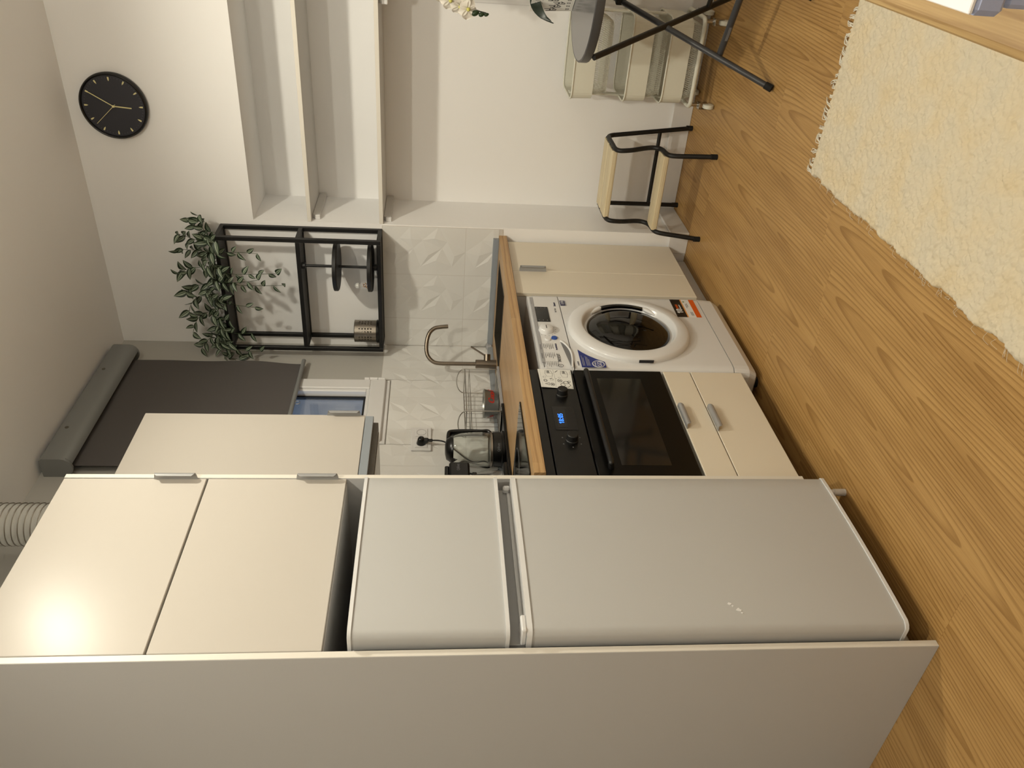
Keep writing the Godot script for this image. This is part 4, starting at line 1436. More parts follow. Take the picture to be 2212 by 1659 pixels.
	txt(blk, "10", 0.025, v3(sx + 0.0008, 0.2215, 0.722), FACE_X, M.white_print, true, "number")
	txt(blk, "YEARS", 0.009, v3(sx + 0.0008, 0.2255, 0.684), FACE_X, M.orange, true)
	txt(blk, "WARRANTY", 0.005, v3(sx + 0.0008, 0.213, 0.685), FACE_X, M.white_print)
	st = nst()
	for q in [[0.176, 0.728, 0.03], [0.170, 0.728, 0.03], [0.182, 0.66, 0.035], [0.176, 0.655, 0.03]]:
		bx(st, v3(sx + 0.0008, q[0], q[1]), v3(sx + 0.001, q[0] + 0.0025, q[1] + q[2]))
	stuff(pw(blk, "small_print", st, M.grey_print))
	st = nst()
	lathe(st, [Vector2(0.0045, 0.0002), Vector2(0, 0.0002)], 12, Transform3D(Basis(Vector3(0, 0, 1), Vector3(1, 0, 0), Vector3(0, 1, 0)), v3(sx + 0.0006, 0.187, 0.641)))
	pw(blk, "green_dot", st, M.green_print)
	var tg = pw(t, "energy_sticker", strip_yz(sx, 0.7035, 0.7245, 0.656, 0.699), M.blue_dark)
	pw(tg, "white_edge", strip_yz(sx + 0.0001, 0.699, 0.7035, 0.656, 0.699), M.grey_band)
	st = nst()
	var ic = []
	for i in 20: ic.append(v3(sx + 0.0006, 0.7145 + cos(TAU * i / 20) * 0.0055, 0.668 + sin(TAU * i / 20) * 0.005))
	tube(st, ic, 0.0012, 4, false, true)
	pw(tg, "ring_symbol", st, M.white_print)
	pw(tg, "bar_symbol", strip_yz(sx + 0.0006, 0.708, 0.7205, 0.682, 0.6845), M.white_print)
	st = nst()
	var bl = [Vector2(1.043, 0.703)]
	for i in 9:
		var a = deg_to_rad(lerp(217.0, 240.0, i / 8.0))
		bl.append(Vector2(0.892 - sin(-a + PI) * 0.0, 0.0))
	bl = [Vector2(1.043, 0.7030), Vector2(1.062, 0.689), Vector2(1.085, 0.668), Vector2(1.108, 0.640), Vector2(1.127, 0.6115), Vector2(1.1645, 0.6115), Vector2(1.1645, 0.7030)]
	prism(st, bl, sx - 0.0004, sx + 0.0003, Transform3D(Basis(Vector3(0, 0, 1), Vector3(0, 1, 0), Vector3(1, 0, 0)), Vector3.ZERO))
	var go = pw(t, "programme_sticker", st, M.blue)
	st = nst()
	for r in [0.0225, 0.0195]:
		var rr = []
		for i in 36: rr.append(v3(sx + 0.0006, 0.638 + cos(TAU * i / 36) * r, 1.143 + sin(TAU * i / 36) * r))
		tube(st, rr, 0.0011 if r > 0.02 else 0.0005, 4, false, true)
	pw(go, "white_ring", st, M.white_print)
	txt(go, "GO", 0.0165, v3(sx + 0.0007, 0.634, 1.143), FACE_X, M.white_print, false)
	txt(go, "PUSH&", 0.0052, v3(sx + 0.0007, 0.6495, 1.143), FACE_X, M.white_print)
	st = nst()
	for q in [[0.695, 1.085, 0.07], [0.690, 1.10, 0.055], [0.680, 1.09, 0.065], [0.675, 1.095, 0.06], [0.670, 1.11, 0.045]]:
		bx(st, v3(sx + 0.0004, q[0], q[1]), v3(sx + 0.0006, q[0] + 0.0018, q[1] + q[2]))
	stuff(pw(go, "small_print", st, M.grey_band))
	txt(t, "Indesit", 0.0065, v3(sx + 0.0002, 0.7135, 1.14), FACE_X, M.blue_dark)

func strip_yz(x, y0, y1, z0, z1):
	var st = nst()
	bx(st, v3(x - 0.0004, y0, z0), v3(x + 0.0003, y1, z1))
	return st

const G := 0.656       # fronts of the tall units
const ZA := 1.803
const ZB := 2.403

func tall_units():
	# two cupboards over the fridge
	var rows = [[1.886, 2.276, "upper of the two cream cupboards stacked over the fridge", 2.031, 1.911], [1.493, 1.8825, "lower of the two cream cupboards stacked over the fridge", 1.636, 1.516]]
	for r in rows:
		var t = thing("wall_cupboard", r[2], "cupboard", v3(0.3, r[0], 2.1))
		var st = nst()
		var th = 0.016
		bx(st, v3(0.02, r[0], ZA + 0.001), v3(G - 0.02, r[0] + th, ZB - 0.001), 0.001)
		bx(st, v3(0.02, r[1] - th, ZA + 0.001), v3(G - 0.02, r[1], ZB - 0.001), 0.001)
		bx(st, v3(0.02, r[0] + th, ZA + 0.001), v3(G - 0.02, r[1] - th, ZA + th), 0.0)
		bx(st, v3(0.02, r[0] + th, ZB - th), v3(G - 0.02, r[1] - th, ZB - 0.001), 0.0)
		bx(st, v3(0.02, r[0] + th, ZA + th), v3(0.03, r[1] - th, ZB - th), 0.0)
		pw(t, "body", st, M.carcass)
		st = nst()
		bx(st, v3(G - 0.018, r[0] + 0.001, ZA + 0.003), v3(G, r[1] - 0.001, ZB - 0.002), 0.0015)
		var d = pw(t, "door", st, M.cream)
		pull(d, v3(G, r[3], ZA + 0.003), v3(G, r[4], ZA + 0.003), v3(0.024, 0, -0.001), v3(0, 0, 0.015), M.grey_pull)
	# side panels of the fridge housing
	var p = thing("side_panel", "tall cream cover panel on the near side of the fridge", "panel", v3(0.3, 0, ZB + 0.009))
	var st2 = nst()
	bx(st2, v3(0.002, 0.0, ZB), v3(G, 2.29, ZB + 0.018), 0.001)
	pw(p, "board", st2, M.panel)
	st2 = nst()
	bx(st2, v3(G - 0.0002, 0.001, ZB + 0.0008), v3(G + 0.0008, 2.289, ZB + 0.0172), 0.0003)
	pw(p, "edge_band", st2, M.cream_edge)
	p = thing("side_panel", "narrow cream panel between the fridge and the oven", "panel", v3(0.3, 0.08, ZA - 0.008))
	st2 = nst()
	bx(st2, v3(0.002, 0.105, ZA - 0.016), v3(G - 0.001, 2.276, ZA), 0.001)
	pw(p, "board", st2, M.panel)
	st2 = nst()
	bx(st2, v3(G - 0.0012, 0.106, ZA - 0.0155), v3(G, 2.2755, ZA - 0.0005), 0.0003)
	pw(p, "edge_band", st2, M.cream_edge)
	for x in [0.08, 0.55]:
		st2 = nst()
		lathe(st2, [Vector2(0.014, 0), Vector2(0.014, 0.005), Vector2(0.008, 0.006), Vector2(0.008, 0.105)], 10, Transform3D(Basis(), v3(x, 0, ZA - 0.008)))
		pw(p, "foot", st2, M.black_plastic)
	# cupboard over the hob, shallower
	var t2 = thing("wall_cupboard", "shallow cream wall cupboard over the cooker hood", "cupboard", v3(0.2, 1.49, 1.48))
	st2 = nst()
	bx(st2, v3(0.008, 1.497, 1.181), v3(0.40, 2.279, 1.783), 0.001)
	pw(t2, "body", st2, M.carcass)
	st2 = nst()
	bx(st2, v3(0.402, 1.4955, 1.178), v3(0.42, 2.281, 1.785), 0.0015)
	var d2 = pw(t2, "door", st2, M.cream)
	pull(d2, v3(0.42, 1.634, 1.179), v3(0.42, 1.512, 1.179), v3(0.024, 0, -0.001), v3(0, 0, 0.015), M.grey_pull)
	# hood
	var h = thing("cooker_hood", "slim grey pull-out cooker hood under the shallow wall cupboard", "cooker hood", v3(0.2, 1.45, 1.48))
	st2 = nst()
	bx(st2, v3(0.402, 1.464, 1.184), v3(0.421, 1.4935, 1.783), 0.0015)
	pw(h, "front_strip", st2, M.hood)
	st2 = nst()
	bx(st2, v3(0.06, 1.447, 1.196), v3(0.400, 1.4955, 1.78), 0.001)
	pw(h, "body", st2, M.hood_dark)
	for i in 2:
		st2 = nst()
		bx(st2, v3(0.10, 1.4445, 1.215 + i * 0.28), v3(0.37, 1.447, 1.475 + i * 0.28), 0.001)
		pw(h, "grease_filter", st2, M.steel)
	# duct from the cupboard top to the ceiling
	var du = thing("vent_duct", "clear ribbed ventilation duct rising from the cupboards to the ceiling", "duct", v3(0.215, 2.281, 1.535))
	var prof = []
	var n = 26
	for i in n:
		var y = 0.0005 + i * 0.0199
		prof.append(Vector2(0.063, y)); prof.append(Vector2(0.0725, y + 0.010))
	prof.append(Vector2(0.063, 0.5205))
	st2 = nst()
	lathe(st2, prof, 40, Transform3D(), 0.2)
	pt(du, "sleeve", st2, M.duct)
	st2 = nst()
	var hel = []
	for i in n * 24:
		var a = TAU * i / 24.0
		hel.append(v3(cos(a) * 0.0718, 0.010 + i * 0.0199 / 24.0, sin(a) * 0.0718))
	hel = hel.slice(0, hel.size() - 16)
	tube(st2, hel, 0.0016, 6)
	pt(du, "wire_coil", st2, M.steel)

func fridge():
	var t = thing("refrigerator", "white two-door refrigerator with freezer on top, housed beside the tall panel", "refrigerator", v3(0.35, 0, 2.12))
	var za = 1.839; var zb = 2.391; var xf = 0.70
	var st = nst()
	bx(st, v3(0.06, 0.045, za + 0.004), v3(0.628, 1.428, zb - 0.001), 0.004)
	pw(t, "body", st, M.fridge_grey)
	st = nst()
	bx(st, v3(0.628, 0.07, za + 0.014), v3(0.642, 1.42, zb - 0.014), 0.002)
	pw(t, "door_seal", st, M.grey_band)
	# slightly bowed door section in plan, rounded at both edges
	var plan = [Vector2(0.642, za), Vector2(0.682, za), Vector2(0.691, za + 0.003), Vector2(0.696, za + 0.009)]
	for i in 9:
		var u = (i + 1) / 10.0
		plan.append(Vector2(0.697 + 0.006 * sin(PI * u), lerp(za + 0.012, zb - 0.022, u)))
	plan.append_array([Vector2(0.6955, zb - 0.016), Vector2(0.690, zb - 0.007), Vector2(0.682, zb - 0.001), Vector2(0.675, zb), Vector2(0.642, zb)])
	var Y := Transform3D(Basis(Vector3(1, 0, 0), Vector3(0, 0, 1), Vector3(0, 1, 0)), Vector3.ZERO)
	var lip = []
	for q in plan:
		lip.append(Vector2(q.x + (0.004 if q.x > 0.66 else 0.0), clamp(q.y, za - 0.001, zb + 0.002) + (0.002 if q.y > 2.38 else 0.0)))
	var doors = [[1.070, 1.428, "freezer_door"], [0.084, 1.008, "fridge_door"]]
	for i in 2:
		var r = doors[i]
		st = nst()
		prism(st, plan, r[0], r[1], Y, true)
		var d = pw(t, r[2], st, M.fridge)
		st = nst()
		prism(st, lip, r[1], r[1] + (0.009 if i == 0 else 0.013), Y, true)
		pw(d, "top_trim", st, M.fridge_lip)
		st = nst()
		prism(st, lip, r[0] - 0.009, r[0], Y, true)
		pw(d, "bottom_trim", st, M.fridge_lip)
		if i == 1:
			st = nst()
			bx(st, v3(0.645, 1.021, za + 0.001), v3(0.664, 1.041, za + 0.02), 0.004)
			bx(st, v3(0.645, 1.021, zb - 0.05), v3(0.700, 1.034, zb - 0.002), 0.006)
			bx(st, v3(0.645, 1.021, za + 0.02), v3(0.650, 1.030, zb - 0.04), 0.001)
			pw(d, "grip_ledge", st, M.fridge_lip)
			st = nst()
			rng.seed = 8
			for q in [[0.512, 2.318, 0.0045], [0.506, 2.324, 0.003], [0.494, 2.336, 0.006], [0.488, 2.345, 0.003]]:
				var bl = []
				for c in 9:
					bl.append(Vector2(q[1] + cos(TAU * c / 9) * q[2] * rng.randf_range(0.6, 1.2), q[0] + sin(TAU * c / 9) * q[2] * rng.randf_range(0.6, 1.3)))
				var xx = 0.697 + 0.006 * sin(PI * (q[1] - za - 0.012) / (zb - za - 0.034))
				prism(st, bl, xx - 0.0004, xx + 0.0007, Transform3D(Basis(Vector3(0, 0, 1), Vector3(0, 1, 0), Vector3(1, 0, 0)), Vector3.ZERO))
			stuff(pw(d, "tape_residue", st, M.white_print))
	st = nst()
	bx(st, v3(0.60, 1.022, za + 0.004), v3(0.645, 1.06, zb - 0.004), 0.0)
	pw(t, "handle_recess", st, M.fridge_grey)
	st = nst()
	for q in [[0.655, za + 0.022], [0.58, zb - 0.03], [0.12, za + 0.03], [0.12, zb - 0.03]]:
		st = nst()
		lathe(st, [Vector2(0.011, 0.0), Vector2(0.011, 0.035), Vector2(0.009, 0.036), Vector2(0.009, 0.05)], 14, Transform3D(Basis(), v3(q[0], 0.0, q[1])))
		pw(t, "foot", st, M.fridge_lip)
	st = nst()
	bx(st, v3(0.60, 0.045, za + 0.004), v3(0.655, 0.074, za + 0.04), 0.003)
	pw(t, "hinge_bracket", st, M.fridge_lip)

# ---------------------------------------------------------------- things on the worktop
func worktop_things():
	# black tray under the kettle and the coffee maker
	var tr = thing("serving_tray", "flat black tray under the glass kettle and coffee maker", "tray", v3(0.115, WY, 1.03))
	var st = nst()
	bx(st, v3(0.035, WY + 0.001, 0.79), v3(0.205, WY + 0.006, 1.305), 0.002)
	pw(tr, "plate", st, M.black_satin)
	st = nst()
	bx(st, v3(0.196, WY + 0.006, 0.79), v3(0.205, WY + 0.013, 1.305), 0.002)
	bx(st, v3(0.035, WY + 0.006, 0.79), v3(0.196, WY + 0.013, 0.798), 0.002)
	pw(tr, "raised_edge", st, M.black_satin)
	# kettle
	var b = v3(0.112, WY + 0.0065, 0.995)
	var k = thing("glass_kettle", "glass kettle with black lid, handle and base on the black tray", "kettle", b)
	st = nst()
	lathe(st, [Vector2(0, 0), Vector2(0.074, 0), Vector2(0.078, 0.004), Vector2(0.078, 0.014), Vector2(0.074, 0.017), Vector2(0.073, 0.050), Vector2(0.069, 0.053), Vector2(0, 0.053)], 44)
	pt(k, "base", st, M.black_plastic)
	st = nst()
	lathe(st, [Vector2(0, 0.0535), Vector2(0.068, 0.0535), Vector2(0.0715, 0.058), Vector2(0.072, 0.10), Vector2(0.071, 0.15), Vector2(0.067, 0.185), Vector2(0.060, 0.207), Vector2(0.052, 0.222), Vector2(0.050, 0.221), Vector2(0.058, 0.206), Vector2(0.0645, 0.184), Vector2(0.0685, 0.15), Vector2(0.0695, 0.10), Vector2(0.069, 0.060), Vector2(0.066, 0.0565), Vector2(0, 0.0565)], 48, Transform3D(), 0.3)
	pt(k, "glass_body", st, M.thick_glass)
	st = nst()
	lathe(st, [Vector2(0.070, 0.0535), Vector2(0.0735, 0.054), Vector2(0.0735, 0.062), Vector2(0.0725, 0.063)], 44)
	pt(k, "steel_band", st, M.steel)
	st = nst()
	lathe(st, [Vector2(0.0535, 0.214), Vector2(0.057, 0.216), Vector2(0.056, 0.226), Vector2(0.050, 0.232), Vector2(0.044, 0.243), Vector2(0.020, 0.249), Vector2(0, 0.249)], 40, Transform3D(), 0.5)
	pt(k, "lid", st, M.black_plastic)
	var rd = v3(0.26, 0, -0.966)
	st = nst()
	var hp = [rd * 0.05 + v3(0, 0.233, 0), rd * 0.075 + v3(0, 0.232, 0), rd * 0.084 + v3(0, 0.224, 0), rd * 0.088 + v3(0, 0.18, 0), rd * 0.088 + v3(0, 0.13, 0), rd * 0.087 + v3(0, 0.095, 0), rd * 0.088 + v3(0, 0.068, 0), rd * 0.073 + v3(0, 0.056, 0)]
	tube(st, smoothed(hp, 6), 0.019, 14, true, false, 0.55)
	pt(k, "handle", st, M.black_plastic)
	st = nst()
	var sp = -rd
	tri(st, sp * 0.075 + v3(0, 0.226, 0), sp * 0.045 + v3(0.02, 0.222, 0.022), sp * 0.05 + v3(0, 0.195, 0), sp)
	tri(st, sp * 0.075 + v3(0, 0.226, 0), sp * 0.045 + v3(-0.02, 0.222, -0.022), sp * 0.05 + v3(0, 0.195, 0), sp)
	tri(st, sp * 0.075 + v3(0, 0.226, 0), sp * 0.045 + v3(0.02, 0.222, 0.022), sp * 0.045 + v3(-0.02, 0.222, -0.022), Vector3.UP)
	pt(k, "pouring_lip", st, M.black_plastic)
	var yaw = Basis(Vector3.UP, 0.80)
	txt(k, "Qilive", 0.010, b + v3(sin(0.80) * 0.0738, 0.030, cos(0.80) * 0.0738), yaw, M.logo_grey, false, "brand_lettering")
	# coffee maker, half hidden by the fridge housing
	var cb = v3(0.115, WY + 0.0065, 1.236)
	var c = thing("coffee_maker", "black coffee maker with glass jug beside the kettle", "coffee maker", cb)
	st = nst()
	bx(st, v3(-0.07, 0, -0.072), v3(0.075, 0.022, 0.09), 0.006)
	bx(st, v3(-0.07, 0.02, -0.072), v3(-0.025, 0.17, 0.09), 0.008)
	pt(c, "base", st, M.black_plastic)
	st = nst()
	bx(st, v3(-0.07, 0.155, -0.072), v3(0.075, 0.235, 0.09), 0.008)
	bx(st, v3(-0.06, 0.235, -0.06), v3(0.062, 0.252, 0.08), 0.006)
	pt(c, "brew_head", st, M.black_plastic)
	st = nst()
	lathe(st, [Vector2(0, 0.023), Vector2(0.045, 0.024), Vector2(0.052, 0.032), Vector2(0.054, 0.07), Vector2(0.05, 0.105), Vector2(0.042, 0.125), Vector2(0.042, 0.135)], 36, Transform3D(Basis(), v3(0.025, 0, 0.005)), 0.4)
	var jug = pt(c, "jug", st, M.glass)
	st = nst()
	lathe(st, [Vector2(0.0435, 0.128), Vector2(0.045, 0.131), Vector2(0.045, 0.143), Vector2(0.03, 0.149), Vector2(0, 0.149)], 28, Transform3D(Basis(), v3(0.025, 0, 0.005)))
	pt(jug, "jug_lid", st, M.black_plastic)
	st = nst()
	tube(st, smoothed([v3(0.06, 0.13, 0.02), v3(0.09, 0.13, 0.035), v3(0.095, 0.09, 0.04), v3(0.075, 0.05, 0.03)], 5), 0.006, 8)
	pt(jug, "jug_handle", st, M.black_plastic)
	txt(c, "Qilive", 0.011, cb + v3(0.0755, 0.20, -0.035), FACE_X, M.logo_grey, false, "brand_lettering")
	# wire rack with the bucket in it
	var r = thing("dish_rack", "small chrome wire dish rack against the tiles", "dish rack", v3(0.095, WY, 0.645))
	var x0 = 0.040; var x1 = 0.176; var z0 = 0.482; var z1 = 0.812; var y0 = WY + 0.012; var y1 = WY + 0.162
	st = nst()
	var loop = func(y):
		var o = []
		for q in rrect((x1 - x0) / 2, (z1 - z0) / 2, 0.012, 3): o.append(v3((x0 + x1) / 2 + q.x, y, (z0 + z1) / 2 + q.y))
		return o
	tube(st, loop.call(y1), 0.0028, 8, false, true)
	tube(st, loop.call(y1 - 0.02), 0.0016, 6, false, true)
	pw(r, "top_rail", st, M.chrome)
	st = nst()
	tube(st, loop.call(y0), 0.0028, 8, false, true)
	for i in 7:
		var z = z0 + (z1 - z0) * (i + 1) / 8.0
		tube(st, [v3(x0, y0, z), v3(x1, y0, z)], 0.0014, 6)
	pw(r, "bottom_grid", st, M.chrome)
	for q in [[x0, z0], [x1, z0], [x1, z1], [x0, z1]]:
		st = nst()
		tube(st, [v3(q[0], y0 - 0.012, q[1]), v3(q[0], y1, q[1])], 0.0024, 8)
		pw(r, "post", st, M.chrome)
	st = nst()
	for i in 9:
		var z = z0 + (z1 - z0) * (i + 1) / 10.0
		tube(st, [v3(x0, y0, z), v3(x0, y1, z)], 0.0013, 6)
	pw(r, "back_wires", st, M.chrome)
	for z in [z0, z1]:
		st = nst()
		var ar = []
		for i in 13:
			var a = PI * i / 12
			ar.append(v3((x0 + x1) / 2 + cos(a) * (x1 - x0) / 2, y1 + sin(a) * 0.036, z))
		tube(st, ar, 0.0024, 8)
		pw(r, "carry_arch", st, M.chrome)
	st = nst()
	bx(st, v3(x0 - 0.004, WY + 0.001, z0 - 0.01), v3(x1 + 0.012, WY + 0.006, z1 + 0.006), 0.002)
	bx(st, v3(x1 + 0.008, WY + 0.006, z0 - 0.01), v3(x1 + 0.012, WY + 0.013, z1 + 0.006), 0.001)
	pw(r, "drip_tray", st, M.grey_band)
	var bu = thing("metal_bucket", "small metal bucket with red script lettering standing in the wire rack", "bucket", v3(0.106, WY + 0.0155, 0.658))
	st = nst()
	lathe(st, [Vector2(0, 0), Vector2(0.052, 0), Vector2(0.053, 0.002), Vector2(0.0655, 0.060), Vector2(0.067, 0.061), Vector2(0.067, 0.0635), Vector2(0.065, 0.0645), Vector2(0.0632, 0.062), Vector2(0.051, 0.003), Vector2(0, 0.003)], 44, Transform3D(), 0.7)
	pt(bu, "bucket_body", st, M.zinc)
	# lettering wraps round the bucket, one letter at a time
	for start in [0.66, -2.55]:
		var a = start
		var word = "Coca-Cola"
		for i in word.length():
			var wd = 0.36 if word[i] == "C" else (0.13 if word[i] in ["-", "l"] else 0.22)
			a += wd / 2.0
			var yb = 0.032 if word[i] == "C" else 0.029
			txt(bu, word[i], 0.027 if word[i] == "C" else 0.021, bu.position + v3(sin(a) * 0.0598, yb, cos(a) * 0.0598), Basis(Vector3.UP, a) * Basis(Vector3.RIGHT, 0.21), M.red_print, true, "letter", "Droid Serif", 0.95, 0.25)
			a += wd / 2.0

# ---------------------------------------------------------------- floor-standing things
func step_stool():
	var t = thing("step_stool", "two-step stool with black tube frame and pale wood slats in the niche", "step stool", v3(0.92, 0, -0.05))
	var prof = [Vector2(-0.263, 0.008), Vector2(-0.235, 0.165), Vector2(-0.198, 0.372), Vector2(-0.193, 0.402), Vector2(-0.178, 0.424), Vector2(-0.15, 0.431), Vector2(-0.06, 0.431), Vector2(0.005, 0.430), Vector2(0.032, 0.420), Vector2(0.040, 0.398), Vector2(0.034, 0.350), Vector2(0.014, 0.292), Vector2(0.010, 0.255), Vector2(0.026, 0.229), Vector2(0.055, 0.218), Vector2(0.095, 0.214), Vector2(0.122, 0.204), Vector2(0.136, 0.175), Vector2(0.146, 0.11), Vector2(0.163, 0.008)]
	for s in 2:
		var foot = [0.722, 1.118][s]; var top = [0.750, 1.086][s]
		var pts = []
		for q in prof:
			pts.append(v3(lerp(foot, top, clamp(q.y / 0.43, 0, 1)), q.y, q.x))
		var st = nst()
		tube(st, smoothed(pts, 5), 0.0108, 12)
		var fr = pw(t, "side_frame", st, M.black_metal)
		for e in [0, pts.size() - 1]:
			st = nst()
			tube(st, [pts[e] + v3(0, -0.008, 0), pts[e] + v3(0, 0.022, 0)], 0.0122, 12)
			pw(fr, "rubber_foot", st, M.rubber)
		st = nst()
		for z in [-0.165, -0.11, -0.055, -0.005]:
			bx(st, v3(top - 0.003, 0.4405, z - 0.003), v3(top + 0.003, 0.4425, z + 0.003), 0.001)
		pw(fr, "screw_heads", st, M.rubber)
	var st2 = nst()
	tube(st2, [v3(0.734, 0.165, -0.235), v3(1.106, 0.165, -0.235)], 0.0095, 12)
	pw(t, "back_rail", st2, M.black_metal)
	for q in [[-0.187, -0.094, 0.4405], [-0.085, 0.018, 0.4405], [0.020, 0.118, 0.2245]]:
		st2 = nst()
		var ux = 0.757 if q[2] > 0.4 else 0.742
		var w = 2.0 * (0.918 - ux)
		var poly = rrect(abs(q[1] - q[0]) / 2, 0.0135, 0.006, 3)
		prism(st2, poly, -w / 2, w / 2, Transform3D(Basis(Vector3(0, 0, 1), Vector3(0, 1, 0), Vector3(-1, 0, 0)), v3(0.918, q[2] - 0.010, (q[0] + q[1]) / 2)), true)
		# grain along the slat
		var arr = st2.commit_to_arrays()
		var uv := PackedVector2Array()
		for p in arr[Mesh.ARRAY_VERTEX]:
			uv.append(Vector2((p.z + p.y) / 0.1 + q[2] * 3.0, p.x / 0.4))
		arr[Mesh.ARRAY_TEX_UV] = uv
		var am := ArrayMesh.new()
		am.add_surface_from_arrays(Mesh.PRIMITIVE_TRIANGLES, arr)
		am.surface_set_material(0, M.rubberwood)
		var o := MeshInstance3D.new()
		o.mesh = am
		o.name = "slat"
		t.add_child(o, true)
		o.position = -t.position

func trolley():
	var cx = 1.462; var cz = -0.165; var hx = 0.181; var hz = 0.135
	var t = thing("utility_trolley", "white three-tier metal trolley on castors under the grey round table", "trolley", v3(cx, 0, cz))
	var rims = [0.652, 0.412, 0.244]
	for y in rims:
		var out = rrect(hx, hz, 0.045, 6)
		var st = nst()
		var n = out.size()
		for i in n:
			var j = (i + 1) % n
			var a = v3(out[i].x, 0, out[i].y); var b = v3(out[j].x, 0, out[j].y)
			var nn = v3((b - a).z, 0, -(b - a).x).normalized()
			if nn.dot(a) < 0: nn = -nn
			var k = 0.955
			for f in [[1.0, nn, 1.0], [0.992, -nn, 0.992]]:
				quad(st, v3(a.x * f[0], y, a.z * f[0]), v3(b.x * f[0], y, b.z * f[0]), v3(b.x * f[0] * 0.985, y - 0.092, b.z * f[0] * 0.985), v3(a.x * f[0] * 0.985, y - 0.092, a.z * f[0] * 0.985), f[1])
		var bk = pt(t, "basket", st, M.trolley)
		st = nst()
		var rim = []
		for q in out: rim.append(v3(q.x, y, q.y))
		tube(st, rim, 0.0042, 8, false, true)
		pt(bk, "rim_wire", st, M.trolley)
		# woven wire basin under the band
		st = nst()
		var m = 120
		var at = func(u, h):
			var f = fposmod(u, 1.0) * n
			var i = int(f) % n
			var p = out[i].lerp(out[(i + 1) % n], f - int(f))
			return v3(p.x * (0.90 - 0.10 * h * h), y - 0.088 - h * 0.070, p.y * (0.93 - 0.10 * h * h))
		# resample the outline evenly
		var peri = []
		var tot = 0.0
		for i in n:
			peri.append(tot); tot += (out[(i + 1) % n] - out[i]).length()
		var even = func(u):
			var d = fposmod(u, 1.0) * tot
			for i in n:
				var l = (out[(i + 1) % n] - out[i]).length()
				if d <= peri[i] + l + 1e-6:
					return (i + (d - peri[i]) / l) / n
			return 0.0
		for i in m:
			for s in [1.0, -1.0]:
				var pts = []
				for h in 4:
					pts.append(at.call(even.call((i + s * h * 1.0) / m), h / 3.0))
				tube(st, pts, 0.0009, 3, false)
		var low = y - 0.157
		for i in range(-22, 23):
			var d = i * 0.0125
			for s in [1.0, -1.0]:
				var a = v3(-hx * 0.80, low, d - hx * 0.80 * s); var b = v3(hx * 0.80, low, d + hx * 0.80 * s)
				# clip to the basin's foot
				var c2 = hz * 0.83
				var ta = 0.0; var tb = 1.0
				var dz = b.z - a.z
				var q0 = (-c2 - a.z) / dz; var q1 = (c2 - a.z) / dz
				ta = max(ta, min(q0, q1)); tb = min(tb, max(q0, q1))
				if tb > ta: tube(st, [a.lerp(b, ta), a.lerp(b, tb)], 0.0009, 3, false)
		stuff(pt(bk, "wire_mesh", st, M.trolley))
	for s in [-1.0, 1.0]:
		var st = nst()
		bx(st, v3(s * (hx - 0.004) - 0.005, 0.10, -0.016), v3(s * (hx - 0.004) + 0.005, 0.645, 0.016), 0.004)
		pt(t, "post", st, M.trolley)
	var st3 = nst()
	var fr = []
	for q in rrect(hx + 0.004, hz + 0.002, 0.03, 5): fr.append(v3(q.x, 0.108, q.y))
	tube(st3, fr, 0.0095, 12, false, true)
	pt(t, "bottom_frame", st3, M.trolley)
	for sx in [-1.0, 1.0]:
		for sz in [-1.0, 1.0]:
			var p = v3(sx * (hx - 0.006), 0, sz * (hz - 0.012))
			st3 = nst()
			tube(st3, [p + v3(0, 0.10, 0), p + v3(0, 0.068, 0)], 0.008, 12)
			bx(st3, p + v3(-0.014, 0.03, -0.004), p + v3(-0.012, 0.07, 0.026), 0.0)
			bx(st3, p + v3(0.012, 0.03, -0.004), p + v3(0.014, 0.07, 0.026), 0.0)
			bx(st3, p + v3(-0.014, 0.066, -0.010), p + v3(0.014, 0.070, 0.026), 0.001)
			var ca = pt(t, "castor", st3, M.chrome)
			st3 = nst()
			lathe(st3, [Vector2(0, -0.010), Vector2(0.020, -0.010), Vector2(0.025, -0.007), Vector2(0.025, 0.007), Vector2(0.020, 0.010), Vector2(0, 0.010)], 24, Transform3D(Basis(Vector3(0, 0, 1), Vector3(1, 0, 0), Vector3(0, 1, 0)), p + v3(0, 0.025, 0.018)), 0.6)
			pt(ca, "wheel", st3, M.trolley)

